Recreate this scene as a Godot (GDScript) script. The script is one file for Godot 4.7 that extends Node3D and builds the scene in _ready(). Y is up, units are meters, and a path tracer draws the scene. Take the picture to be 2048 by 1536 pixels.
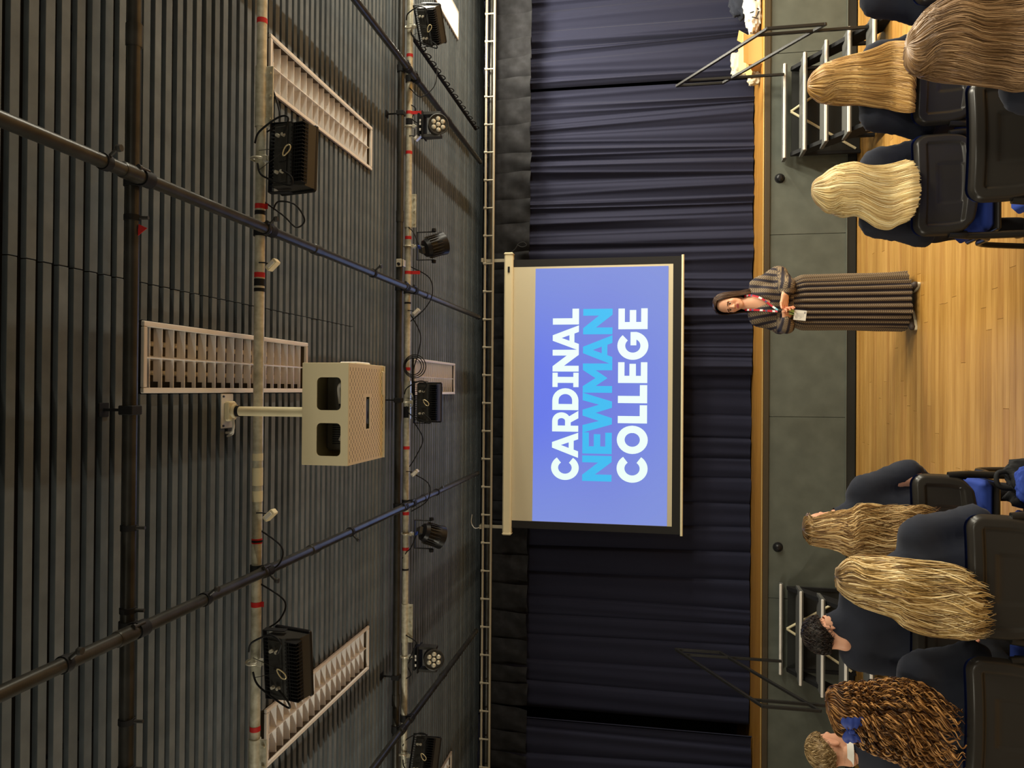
extends Node3D
# A school hall seen from the back rows: camera is turned on its side, so world "up" points to the left of the picture.

const CEIL := 4.48
const STAGE_Z := -8.97
const STAGE_Y := 0.985
var taken := {}
var mats := {}
var rng := RandomNumberGenerator.new()

# ---------------------------------------------------------------- mesh builder
class MB:
	var v := PackedVector3Array()
	var n := PackedVector3Array()
	var c := PackedColorArray()
	var uv := PackedVector2Array()
	var ix := PackedInt32Array()
	var col := Color(1, 1, 1)
	func vert(p: Vector3, nn: Vector3, t := Vector2.ZERO) -> int:
		v.append(p); n.append(nn); c.append(col); uv.append(t)
		return v.size() - 1
	func tri(a: int, b: int, d: int) -> void:
		var fn := (v[d] - v[a]).cross(v[b] - v[a])
		if fn.dot(n[a] + n[b] + n[d]) < 0.0:
			ix.append(a); ix.append(d); ix.append(b)
		else:
			ix.append(a); ix.append(b); ix.append(d)
	func quad(a: int, b: int, d: int, e: int) -> void:
		tri(a, b, d); tri(a, d, e)
	func face(ps: Array, nn: Vector3) -> void:
		var k := v.size()
		for p in ps: vert(p, nn)
		for i in range(1, ps.size() - 1): tri(k, k + i, k + i + 1)
	func box(at: Vector3, s: Vector3, bev := 0.0, bs := Basis.IDENTITY) -> void:
		var h := s * 0.5
		if bev <= 0.0:
			for ax in 3:
				for sg in [-1.0, 1.0]:
					var nn := Vector3.ZERO; nn[ax] = sg
					var a1 := (ax + 1) % 3
					var a2 := (ax + 2) % 3
					var ps := []
					for q in [[-1.0, -1.0], [1.0, -1.0], [1.0, 1.0], [-1.0, 1.0]]:
						var p := Vector3.ZERO
						p[ax] = sg * h[ax]; p[a1] = q[0] * h[a1]; p[a2] = q[1] * h[a2]
						ps.append(at + bs * p)
					face(ps, bs * nn)
			return
		var b := minf(bev, minf(h.x, minf(h.y, h.z)) * 0.98)
		var id := {}
		for sx in [-1.0, 1.0]:
			for sy in [-1.0, 1.0]:
				for sz in [-1.0, 1.0]:
					for ax in 3:
						var sg := Vector3(sx, sy, sz)
						var p := Vector3(sx * (h.x - b), sy * (h.y - b), sz * (h.z - b))
						p[ax] = sg[ax] * h[ax]
						var nn := Vector3.ZERO; nn[ax] = sg[ax]
						id[[sx, sy, sz, ax]] = vert(at + bs * p, bs * nn)
		for ax in 3:
			var a1 := (ax + 1) % 3
			var a2 := (ax + 2) % 3
			for sg in [-1.0, 1.0]:
				var q := []
				for w in [[-1.0, -1.0], [1.0, -1.0], [1.0, 1.0], [-1.0, 1.0]]:
					var s3 := Vector3.ZERO
					s3[ax] = sg; s3[a1] = w[0]; s3[a2] = w[1]
					q.append(id[[s3.x, s3.y, s3.z, ax]])
				quad(q[0], q[1], q[2], q[3])
			for w in [[-1.0, -1.0], [1.0, -1.0], [1.0, 1.0], [-1.0, 1.0]]:
				var lo := Vector3.ZERO
				lo[ax] = -1.0; lo[a1] = w[0]; lo[a2] = w[1]
				var hi := lo; hi[ax] = 1.0
				quad(id[[lo.x, lo.y, lo.z, a1]], id[[hi.x, hi.y, hi.z, a1]], id[[hi.x, hi.y, hi.z, a2]], id[[lo.x, lo.y, lo.z, a2]])
		for sx in [-1.0, 1.0]:
			for sy in [-1.0, 1.0]:
				for sz in [-1.0, 1.0]:
					tri(id[[sx, sy, sz, 0]], id[[sx, sy, sz, 1]], id[[sx, sy, sz, 2]])
	# a tube through points; radius a number, or one per point; flat squashes it along its frame's second axis
	func tube(ps: Array, rad, sides := 8, caps := true, flat := 1.0, start_up := Vector3.ZERO) -> void:
		var m := ps.size()
		var up := start_up
		var first := v.size()
		for i in m:
			var p: Vector3 = ps[i]
			var a: Vector3 = ps[maxi(i - 1, 0)]
			var b: Vector3 = ps[mini(i + 1, m - 1)]
			var t := (b - a).normalized()
			if up == Vector3.ZERO:
				up = Vector3.UP if absf(t.y) < 0.9 else Vector3.RIGHT
			up = (up - t * up.dot(t)).normalized()
			var sd := t.cross(up)
			var r: float = rad[i] if rad is Array else rad
			for k in sides:
				var an := TAU * k / sides
				var cs := cos(an)
				var sn := sin(an)
				vert(p + (sd * cs + up * sn * flat) * r, (sd * cs * flat + up * sn).normalized(), Vector2(float(k) / sides, float(i) / m))
		for i in m - 1:
			for k in sides:
				var k2 := (k + 1) % sides
				quad(first + i * sides + k, first + i * sides + k2, first + (i + 1) * sides + k2, first + (i + 1) * sides + k)
		if caps:
			for e in [0, m - 1]:
				var nn: Vector3 = (ps[0] - ps[1]).normalized() if e == 0 else (ps[m - 1] - ps[m - 2]).normalized()
				var k0 := v.size()
				for k in sides: vert(v[first + e * sides + k], nn)
				for k in range(1, sides - 1): tri(k0, k0 + k, k0 + k + 1)
	# profile of [radius, height] spun round an axis
	func lathe(prof: Array, xf := Transform3D.IDENTITY, sides := 20) -> void:
		for i in prof.size() - 1:
			var a: Array = prof[i]
			var b: Array = prof[i + 1]
			var dr: float = b[0] - a[0]
			var dy: float = b[1] - a[1]
			var k := v.size()
			for s in sides + 1:
				var an := TAU * s / sides
				var d := Vector3(cos(an), 0, sin(an))
				var nn := (d * dy - Vector3.UP * dr).normalized()
				vert(xf * (d * a[0] + Vector3.UP * a[1]), xf.basis * nn)
				vert(xf * (d * b[0] + Vector3.UP * b[1]), xf.basis * nn)
			for s in sides: 
				var q := k + s * 2
				quad(q, q + 1, q + 3, q + 2)
	# a grid of points fn(i, j), with smooth normals; flip turns it inside out
	func grid(ni: int, nj: int, fn: Callable, flip := false, wrap := false, cf = null) -> void:
		var k := v.size()
		for i in ni:
			for j in nj:
				if cf != null: col = cf.call(i, j)
				vert(fn.call(i, j), Vector3.ZERO, Vector2(float(i) / (ni - 1), float(j) / (nj - 1)))
		for i in ni:
			for j in nj:
				var i0 := i - 1
				var i1 := i + 1
				if wrap:
					i0 = (i - 1 + ni - 1) % (ni - 1); i1 = (i + 1) % (ni - 1)
				var du := v[k + clampi(i1, 0, ni - 1) * nj + j] - v[k + clampi(i0, 0, ni - 1) * nj + j]
				var dv := v[k + i * nj + mini(j + 1, nj - 1)] - v[k + i * nj + maxi(j - 1, 0)]
				var nn := dv.cross(du).normalized() * (-1.0 if flip else 1.0)
				n[k + i * nj + j] = nn if nn != Vector3.ZERO else Vector3.UP
		for i in ni - 1:
			for j in nj - 1:
				var a := k + i * nj + j
				if flip:
					ix.append_array([a, a + nj + 1, a + nj, a, a + 1, a + nj + 1])
				else:
					ix.append_array([a, a + nj, a + nj + 1, a, a + nj + 1, a + 1])
	# a flat outline (Vector2s in the xy plane) pulled along z from z0 to z1, then moved by xf
	func prism(poly: Array, z0: float, z1: float, xf := Transform3D.IDENTITY) -> void:
		var pv := PackedVector2Array(poly)
		var t := Geometry2D.triangulate_polygon(pv)
		for zz in [z0, z1]:
			var nn := xf.basis * Vector3(0, 0, 1.0 if zz == maxf(z0, z1) else -1.0)
			var k := v.size()
			for p in pv: vert(xf * Vector3(p.x, p.y, zz), nn)
			for i in range(0, t.size(), 3): tri(k + t[i], k + t[i + 1], k + t[i + 2])
		var cw := 1.0 if Geometry2D.is_polygon_clockwise(pv) else -1.0
		for i in pv.size():
			var a := pv[i]
			var b := pv[(i + 1) % pv.size()]
			var d := (b - a).normalized()
			var nn := xf.basis * (Vector3(-d.y, d.x, 0) * cw)
			face([xf * Vector3(a.x, a.y, z0), xf * Vector3(b.x, b.y, z0), xf * Vector3(b.x, b.y, z1), xf * Vector3(a.x, a.y, z1)], nn)
	func add(o: MB, xf: Transform3D) -> void:
		var k := v.size()
		for i in o.v.size():
			v.append(xf * o.v[i]); n.append((xf.basis * o.n[i]).normalized()); c.append(o.c[i]); uv.append(o.uv[i])
		if xf.basis.determinant() < 0.0:
			for i in range(0, o.ix.size(), 3): ix.append_array([k + o.ix[i], k + o.ix[i + 2], k + o.ix[i + 1]])
		else:
			for i in o.ix: ix.append(k + i)
	func done() -> ArrayMesh:
		var a := []
		a.resize(Mesh.ARRAY_MAX)
		a[Mesh.ARRAY_VERTEX] = v; a[Mesh.ARRAY_NORMAL] = n; a[Mesh.ARRAY_COLOR] = c; a[Mesh.ARRAY_TEX_UV] = uv; a[Mesh.ARRAY_INDEX] = ix
		var m := ArrayMesh.new()
		m.add_surface_from_arrays(Mesh.PRIMITIVE_TRIANGLES, a)
		return m

# ---------------------------------------------------------------- a field of blended capsules, meshed as surface nets
class Net:
	var lo: Vector3
	var h: float
	var nx: int
	var ny: int
	var nz: int
	var f := PackedFloat32Array()
	func _init(a: Vector3, b: Vector3, cell: float):
		lo = a; h = cell
		nx = int((b.x - a.x) / h) + 2; ny = int((b.y - a.y) / h) + 2; nz = int((b.z - a.z) / h) + 2
		f.resize(nx * ny * nz)
	func span(a: Vector3, b: Vector3, m: float) -> Array:
		var p := (a.min(b) - Vector3.ONE * m - lo) / h
		var q := (a.max(b) + Vector3.ONE * m - lo) / h
		return [maxi(int(p.x), 0), mini(int(q.x) + 1, nx - 1), maxi(int(p.y), 0), mini(int(q.y) + 1, ny - 1), maxi(int(p.z), 0), mini(int(q.z) + 1, nz - 1)]
	func cap(a: Vector3, b: Vector3, ra: float, rb: float, k := 60.0, sq := Vector3.ONE) -> void:
		var s := span(a, b, maxf(ra, rb) * maxf(1.0 / sq.x, maxf(1.0 / sq.y, 1.0 / sq.z)) + 3.2 / k)
		var ab := (b - a) * sq
		var l2 := maxf(ab.length_squared(), 1e-9)
		for x in range(s[0], s[1] + 1):
			for y in range(s[2], s[3] + 1):
				var at := (x * ny + y) * nz
				for z in range(s[4], s[5] + 1):
					var p := (lo + Vector3(x, y, z) * h - a) * sq
					var t := clampf(p.dot(ab) / l2, 0.0, 1.0)
					var d := (p - ab * t).length() - ra - (rb - ra) * t
					f[at + z] += exp(-k * maxf(d, -0.12))
	func ell(c: Vector3, r: Vector3, k := 60.0, sub := false, bs := Basis.IDENTITY) -> void:
		var m := maxf(r.x, maxf(r.y, r.z))
		var s := span(c, c, m + 3.2 / k)
		var inv := bs.transposed()
		for x in range(s[0], s[1] + 1):
			for y in range(s[2], s[3] + 1):
				var at := (x * ny + y) * nz
				for z in range(s[4], s[5] + 1):
					var p := inv * (lo + Vector3(x, y, z) * h - c)
					var q := p / r
					var k0 := q.length()
					var k1 := (q / r).length()
					var d := -m if k1 < 1e-6 else k0 * (k0 - 1.0) / k1
					var e := exp(-k * maxf(d, -0.12))
					if sub: f[at + z] /= 1.0 + e
					else: f[at + z] += e
	func mesh(mb: MB, xf: Transform3D, cf = null) -> void:
		var id := PackedInt32Array()
		id.resize(nx * ny * nz); id.fill(-1)
		var sx := ny * nz
		var off := [0, sx, nz, sx + nz, 1, sx + 1, nz + 1, sx + nz + 1]
		var edges := [[0, 1], [2, 3], [4, 5], [6, 7], [0, 2], [1, 3], [4, 6], [5, 7], [0, 4], [1, 5], [2, 6], [3, 7]]
		var cor := [Vector3(0, 0, 0), Vector3(1, 0, 0), Vector3(0, 1, 0), Vector3(1, 1, 0), Vector3(0, 0, 1), Vector3(1, 0, 1), Vector3(0, 1, 1), Vector3(1, 1, 1)]
		for x in nx - 1:
			for y in ny - 1:
				var at := x * sx + y * nz
				for z in nz - 1:
					var i := at + z
					var a0 := f[i] > 1.0
					if a0 == (f[i + 1] > 1.0) and a0 == (f[i + nz] > 1.0) and a0 == (f[i + sx] > 1.0) and a0 == (f[i + sx + nz + 1] > 1.0) and a0 == (f[i + sx + nz] > 1.0) and a0 == (f[i + sx + 1] > 1.0) and a0 == (f[i + nz + 1] > 1.0): continue
					var g := PackedFloat32Array()
					for o in off: g.append(-log(maxf(f[i + o], 1e-6)))
					var p := Vector3.ZERO
					var cnt := 0
					for e in edges:
						var ga := g[e[0]]
						var gb := g[e[1]]
						if (ga < 0.0) != (gb < 0.0):
							var ca: Vector3 = cor[e[0]]
							p += ca.lerp(cor[e[1]], ga / (ga - gb)); cnt += 1
					p /= cnt
					var nn := Vector3(g[1] + g[3] + g[5] + g[7] - g[0] - g[2] - g[4] - g[6], g[2] + g[3] + g[6] + g[7] - g[0] - g[1] - g[4] - g[5], g[4] + g[5] + g[6] + g[7] - g[0] - g[1] - g[2] - g[3])
					var w := lo + (Vector3(x, y, z) + p) * h
					if cf != null: mb.col = cf.call(w)
					id[i] = mb.vert(xf * w, (xf.basis * nn).normalized())
		for x in range(1, nx - 1):
			for y in range(1, ny - 1):
				for z in range(1, nz - 1):
					var i := x * sx + y * nz + z
					var a := f[i] > 1.0
					if a != (f[i + sx] > 1.0): mb.quad(id[i], id[i - nz], id[i - nz - 1], id[i - 1])
					if a != (f[i + nz] > 1.0): mb.quad(id[i], id[i - sx], id[i - sx - 1], id[i - 1])
					if a != (f[i + 1] > 1.0): mb.quad(id[i], id[i - sx], id[i - sx - nz], id[i - nz])

# ---------------------------------------------------------------- naming and tagging
func numbered(called: String) -> String:
	if not taken.has(called):
		taken[called] = 0
		return called
	taken[called] += 1
	return "%s_%03d" % [called, taken[called]]
func tag(o: Node, label := "", category := "", group := "", kind := "") -> Node:
	if label: o.set_meta("label", label)
	if category: o.set_meta("category", category)
	if group: o.set_meta("group", group)
	if kind: o.set_meta("kind", kind)
	return o
func thing(called: String, label: String, category: String, at := Vector3.ZERO, turn := 0.0, group := "") -> Node3D:
	var o := Node3D.new()
	o.name = numbered(called)
	add_child(o)
	o.position = at; o.rotation.y = turn
	tag(o, label, category, group)
	return o
func part(called: String, m, material: Material, parent: Node = null, at := Vector3.ZERO) -> MeshInstance3D:
	var o := MeshInstance3D.new()
	o.mesh = m.done() if m is MB else m
	o.material_override = material
	o.position = at
	if parent == null:
		o.name = numbered(called)
		add_child(o)
	else:
		o.name = called
		parent.add_child(o, true)
	return o
func copy(o: Node3D, label: String, at: Vector3, turn := 0.0) -> Node3D:
	var r: Node3D = o.duplicate()
	var base := String(o.name)
	if base.length() > 4 and base[base.length() - 4] == "_" and base.right(3).is_valid_int(): base = base.left(base.length() - 4)
	r.name = numbered(base)
	add_child(r)
	r.position = at; r.rotation.y = turn
	r.set_meta("label", label)
	return r
func setting(called: String, m, material: Material) -> MeshInstance3D:
	var o := part(called, m, material)
	o.set_meta("kind", "structure")
	return o
func mat(key: String, col: Color, rough := 0.8, metal := 0.0) -> StandardMaterial3D:
	if mats.has(key): return mats[key]
	var m := StandardMaterial3D.new()
	m.albedo_color = col; m.roughness = rough; m.metallic = metal
	m.metallic_specular = 0.4
	mats[key] = m
	return m
func rgb(r: int, g: int, b: int) -> Color: return Color(r / 255.0, g / 255.0, b / 255.0)
func noise_tex(freq: float, a: Color, b: Color, size := 512, seed_ := 1, oct := 4) -> NoiseTexture2D:
	var t := NoiseTexture2D.new()
	var fn := FastNoiseLite.new()
	fn.seed = seed_; fn.frequency = freq; fn.fractal_octaves = oct
	t.noise = fn; t.width = size; t.height = size; t.seamless = true
	var g := Gradient.new()
	g.set_color(0, a); g.set_color(1, b)
	t.color_ramp = g
	return t
func triplanar(m: StandardMaterial3D, s: Vector3, world := true) -> void:
	m.uv1_triplanar = true; m.uv1_world_triplanar = world; m.uv1_scale = s
func tube_path(p: Array, steps := 6) -> Array:
	# a smooth run of points through p
	var out := []
	for i in p.size() - 1:
		var a: Vector3 = p[maxi(i - 1, 0)]
		var b: Vector3 = p[i]
		var c: Vector3 = p[i + 1]
		var d: Vector3 = p[mini(i + 2, p.size() - 1)]
		for s in steps: out.append(b.cubic_interpolate(c, a, d, float(s) / steps))
	out.append(p[p.size() - 1])
	return out

# ================================================================ the scene
func _ready() -> void:
	rng.seed = 20240
	view_and_light()
	palette()
	shell()
	stage()
	curtains()
	rig()
	screen()
	projector()
	stage_lights()
	stairs_and_rails()
	stage_clutter()
	seats()
	people()

func view_and_light() -> void:
	var cam := Camera3D.new()
	cam.name = "camera"
	var pitch := deg_to_rad(10.59)
	var yaw := deg_to_rad(0.42)
	var roll := deg_to_rad(0.36)
	var f := Vector3(sin(yaw) * cos(pitch), sin(pitch), -cos(yaw) * cos(pitch))
	var r := f.cross(Vector3.UP).normalized()
	var u := r.cross(f)
	var r2 := r * cos(roll) + u * sin(roll)
	var u2 := u * cos(roll) - r * sin(roll)
	cam.transform = Transform3D(Basis(-u2, r2, -f), Vector3(0, 2.15, 0))   # held on its side
	cam.fov = rad_to_deg(2.0 * atan(768.0 / 1540.0))
	cam.near = 0.05; cam.far = 60.0
	add_child(cam)
	cam.current = true
	var env := Environment.new()
	env.background_mode = Environment.BG_COLOR
	env.background_color = Color(0.01, 0.01, 0.012)
	env.ambient_light_source = Environment.AMBIENT_SOURCE_DISABLED
	env.tonemap_mode = Environment.TONE_MAPPER_LINEAR
	env.tonemap_exposure = 1.0
	env.sdfgi_enabled = true; env.ssao_enabled = true; env.ssil_enabled = true
	var we := WorldEnvironment.new()
	we.name = "environment"
	we.environment = env
	add_child(we)

const LAMP := Color(1.0, 0.97, 0.89)

func palette() -> void:
	var m: StandardMaterial3D
	for i in 3:
		m = mat("slat%d" % i, Color(1, 1, 1), 0.85)
		m.albedo_color = [rgb(108, 115, 118), rgb(101, 108, 111), rgb(114, 121, 124)][i]
		m.albedo_texture = mats["slat0"].albedo_texture if i > 0 else noise_tex(0.012, Color(0.82, 0.82, 0.82), Color(1, 1, 1), 512, 3)
		triplanar(m, Vector3(0.7, 0.7, 0.7))
	mat("deck", rgb(22, 21, 19), 0.95)
	mat("black", rgb(20, 20, 21), 0.75)
	mat("black_gloss", rgb(22, 22, 24), 0.35)
	mat("fitting", rgb(56, 55, 52), 0.42, 0.15)
	mat("white_frame", rgb(228, 222, 212), 0.5)
	m = mat("louvre", rgb(246, 244, 240), 0.3, 0.1)
	m = mat("reflector", rgb(84, 74, 60), 0.4, 0.2)
	mat("tube_glass", rgb(240, 236, 225), 0.4)
	m = mat("silver", rgb(226, 224, 208), 0.42, 0.25)
	m.albedo_texture = noise_tex(0.02, Color(0.72, 0.7, 0.64), Color(1, 1, 0.99), 512, 9)
	triplanar(m, Vector3(1.6, 1.6, 1.6))
	m = mat("dark_pipe", rgb(72, 72, 70), 0.34, 0.45)
	m.albedo_texture = noise_tex(0.02, Color(0.7, 0.68, 0.62), Color(1, 1, 1), 256, 5)
	triplanar(m, Vector3(1.1, 1.1, 1.1))
	mat("chrome", rgb(222, 216, 196), 0.25, 0.45)
	mat("brass", rgb(214, 200, 158), 0.3, 0.3)
	mat("red_tape", rgb(196, 40, 38), 0.6)
	mat("cream", rgb(226, 214, 176), 0.5)
	mat("cream_dark", rgb(96, 90, 74), 0.6)
	mat("carpet", rgb(44, 44, 48), 0.95)
	mat("ladder", rgb(168, 160, 140), 0.45, 0.45)
	m = mat("velvet", rgb(29, 31, 51), 0.85)
	m.rim_enabled = true; m.rim = 0.35
	m = mat("pelmet", rgb(38, 38, 41), 0.92)
	m.rim_enabled = true; m.rim = 0.6
	m.albedo_texture = noise_tex(0.02, Color(0.45, 0.45, 0.45), Color(1, 1, 1), 256, 15)
	triplanar(m, Vector3(1.3, 1.3, 1.3))
	m = mat("stage_paint", rgb(92, 96, 87), 0.6)
	m.albedo_texture = noise_tex(0.01, Color(0.86, 0.86, 0.86), Color(1, 1, 1), 512, 21)
	triplanar(m, Vector3(0.6, 0.6, 0.6))
	mat("skirting", rgb(34, 35, 33), 0.5)
	mat("gold", rgb(206, 176, 110), 0.4, 0.3)
	mat("nosing_dark", rgb(66, 56, 40), 0.5)
	for i in 4:
		m = mat("plank%d" % i, [rgb(196, 152, 82), rgb(186, 142, 74), rgb(204, 160, 90), rgb(192, 146, 80)][i], 0.3)
		m.albedo_texture = mats["plank0"].albedo_texture if i > 0 else wood_tex()
		triplanar(m, Vector3(0.55, 0.55, 0.55))
	m = mat("stage_wood", rgb(190, 140, 66), 0.45)
	m.albedo_texture = mats["plank0"].albedo_texture
	triplanar(m, Vector3(0.5, 0.5, 0.5))
	mat("shell", rgb(46, 43, 39), 0.3)
	m = mat("blue_cloth", rgb(44, 68, 150), 0.85)
	mat("frame_black", rgb(40, 39, 37), 0.33, 0.2)
	m = mat("blazer", rgb(36, 39, 49), 0.95)
	m.rim_enabled = true; m.rim = 0.3
	mat("trousers", rgb(22, 23, 28), 0.95)
	m = mat("skin", Color(1, 1, 1), 0.5)
	m.vertex_color_use_as_albedo = true
	m.subsurf_scatter_enabled = true; m.subsurf_scatter_strength = 0.08
	mat("tread", rgb(92, 92, 88), 0.5)
	m = mat("hair", Color(1, 1, 1), 0.42)
	m.vertex_color_use_as_albedo = true
	m.metallic_specular = 0.35
	mat("white", rgb(222, 218, 208), 0.6)
	mat("card", rgb(206, 160, 96), 0.85)
	mat("card_in", rgb(236, 200, 130), 0.85)
	mat("canvas", rgb(196, 186, 160), 0.9)
	mat("wall", rgb(150, 146, 136), 0.9)
	mat("wall_dark", rgb(24, 24, 26), 0.9)

func wood_tex() -> ImageTexture:
	# long grain running along x, drawn as streaks
	var fa := FastNoiseLite.new()
	fa.seed = 77; fa.frequency = 0.02; fa.fractal_octaves = 3
	var im := Image.create(512, 512, false, Image.FORMAT_RGB8)
	for y in 512:
		for x in 512:
			var ax := sin(TAU * x / 512.0) * 12.0
			var az := cos(TAU * x / 512.0) * 12.0
			var g := fa.get_noise_3d(ax, y * 3.0, az) * 0.5 + fa.get_noise_3d(ax * 3.0, y * 9.0, az * 3.0) * 0.35
			var t := clampf(0.5 + g * 0.9, 0.0, 1.0)
			im.set_pixel(x, y, Color(0.80, 0.74, 0.64).lerp(Color(1, 1, 1), t))
	return ImageTexture.create_from_image(im)

# ---------------------------------------------------------------- room shell
const LUMS := [[-0.03, 0.305, -4.87, -3.17], [1.80, 2.16, -6.03, -4.32], [-2.32, -1.96, -6.06, -4.35], [-0.06, 0.30, -8.76, -7.24], [4.12, 4.46, -8.79, -7.08], [-4.55, -4.23, -8.76, -7.06]]

func shell() -> void:
	var b := MB.new()
	b.box(Vector3(0, -0.11, -2.8), Vector3(13, 0.2, 18))
	var fl := setting("floor", b, mats.plank1)
	# floor strips, laid across the hall
	var pw := 0.086
	var row := 0
	var z := STAGE_Z + 0.02
	while z + pw < -5.0:
		var x := -6.2 + rng.randf_range(-1.6, 0.0)
		while x < 6.2:
			var l := rng.randf_range(2.0, 2.9)
			var x0 := maxf(x, -6.2)
			var x1 := minf(x + l, 6.2)
			if x1 - x0 > 0.05:
				var p := MB.new()
				p.box(Vector3(0, -0.006, 0), Vector3(x1 - x0 - 0.0016, 0.012 , pw - 0.0012), 0.0012)
				part("plank", p, mats["plank%d" % rng.randi_range(0, 3)], fl, Vector3((x0 + x1) / 2, rng.randf_range(-0.0004, 0.0), z + pw / 2))
			x += l
		z += pw
		row += 1
	b = MB.new()
	while z < -2.2:
		for k in 3: b.box(Vector3(-4.14 + 4.14 * k, -0.006, z + pw / 2), Vector3(4.138, 0.012, pw - 0.0012))
		z += pw
	tag(part("plank_rows", b, mats.plank1, fl), "", "", "", "stuff")
	b = MB.new()
	b.box(Vector3(0, -0.006, (z + 5.8) / 2), Vector3(12.4, 0.012, 5.8 - z), 0.003)
	part("rear_carpet", b, mats.carpet, fl)
	# ceiling: dark deck with painted slats below it, cut round the luminaires
	b = MB.new()
	b.box(Vector3(0, CEIL + 0.22, -2.8), Vector3(13, 0.1, 18))
	var ce := setting("ceiling", b, mats.deck)
	b = MB.new()
	for k in 9: b.box(Vector3(-6 + 1.5 * k, CEIL + 0.045, -2.8), Vector3(0.05, 0.04, 16))
	part("batten", b, mats.deck, ce)
	var pitch := 0.0825
	var near := MB.new()
	z = -10.2
	while z < 5.8:
		var cuts := [[-6.2, 6.2]]
		var holes := []
		for q in LUMS:
			if z > q[2] - 0.03 and z < q[3] + 0.03: holes.append([q[0] - 0.004, q[1] + 0.004])
		if z > -5.7 and z < -2.3: holes.append([0.478, 0.482])
		for hh in holes:
			var nxt := []
			for s in cuts:
				if hh[0] > s[0] and hh[1] < s[1]: nxt.append([s[0], hh[0]]); nxt.append([hh[1], s[1]])
				else: nxt.append(s)
			cuts = nxt
		for s in cuts:
			var w: float = s[1] - s[0]
			if z > -2.0:
				near.box(Vector3((s[0] + s[1]) / 2, CEIL + 0.012, z), Vector3(w, 0.024, 0.047))
				continue
			var p := MB.new()
			var skew := rng.randf_range(-0.012, 0.012) if w < 1.2 else rng.randf_range(-0.0006, 0.0006)
			p.box(Vector3.ZERO, Vector3(w, 0.026, 0.047 + rng.randf_range(-0.003, 0.003)), 0.002, Basis(Vector3.UP, skew))
			part("slat", p, mats["slat%d" % rng.randi_range(0, 2)], ce, Vector3((s[0] + s[1]) / 2, CEIL + 0.013 + rng.randf_range(-0.002, 0.002), z))
		z += pitch
	tag(part("slat_rows", near, mats.slat0, ce), "", "", "", "stuff")
	var walls := {"wall_left": [Vector3(-6.3, 2.3, -2.8), Vector3(0.2, 4.9, 18), "wall"], "wall_right": [Vector3(6.3, 2.3, -2.8), Vector3(0.2, 4.9, 18), "wall"], "wall_back": [Vector3(0, 2.3, 5.9), Vector3(12.8, 4.9, 0.2), "wall"], "wall_front": [Vector3(0, 2.3, -11.6), Vector3(12.8, 4.9, 0.2), "wall_dark"]}
	for k in walls:
		b = MB.new()
		b.box(walls[k][0], walls[k][1])
		setting(k, b, mats[walls[k][2]])
	# luminaires
	var names := ["recessed louvred ceiling light above the projector, not lit", "unlit louvred ceiling light right of the projector, next to the right flood", "unlit louvred ceiling light half behind the left flood", "small looking unlit ceiling light beyond the projector, part hidden by a flood", "lit ceiling light glowing white beside the pipe grid", "unlit ceiling light in the far corner, only its end in view"]
	for i in LUMS.size(): luminaire(LUMS[i], names[i], i == 4)
	# the hall's other lamps, beyond the frame: two more lit luminaires of the same row, four over the audience, battens on the side walls
	for q in [[4.12, 4.46, -5.6, -3.9, "over the right side of the hall, nearer than the glowing one"], [4.12, 4.46, -2.4, -0.7, "over the right side seats beside the camera"], [1.8, 2.16, 0.6, 2.3, "right behind the camera"], [-2.32, -1.96, 0.6, 2.3, "left behind the camera"], [1.8, 2.16, 3.2, 4.9, "at the rear of the hall on the right"], [-2.32, -1.96, 3.2, 4.9, "at the rear of the hall on the left"]]:
		luminaire(q, "lit louvred ceiling light " + q[4], true, 0 if q[0] > 3.0 else 1)
	for s in [1.0, -1.0]:
		for zz in ([-7.2, -4.4] if s > 0 else [-3.6, -1.0]):
			wall_lamp(s, zz)

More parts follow.
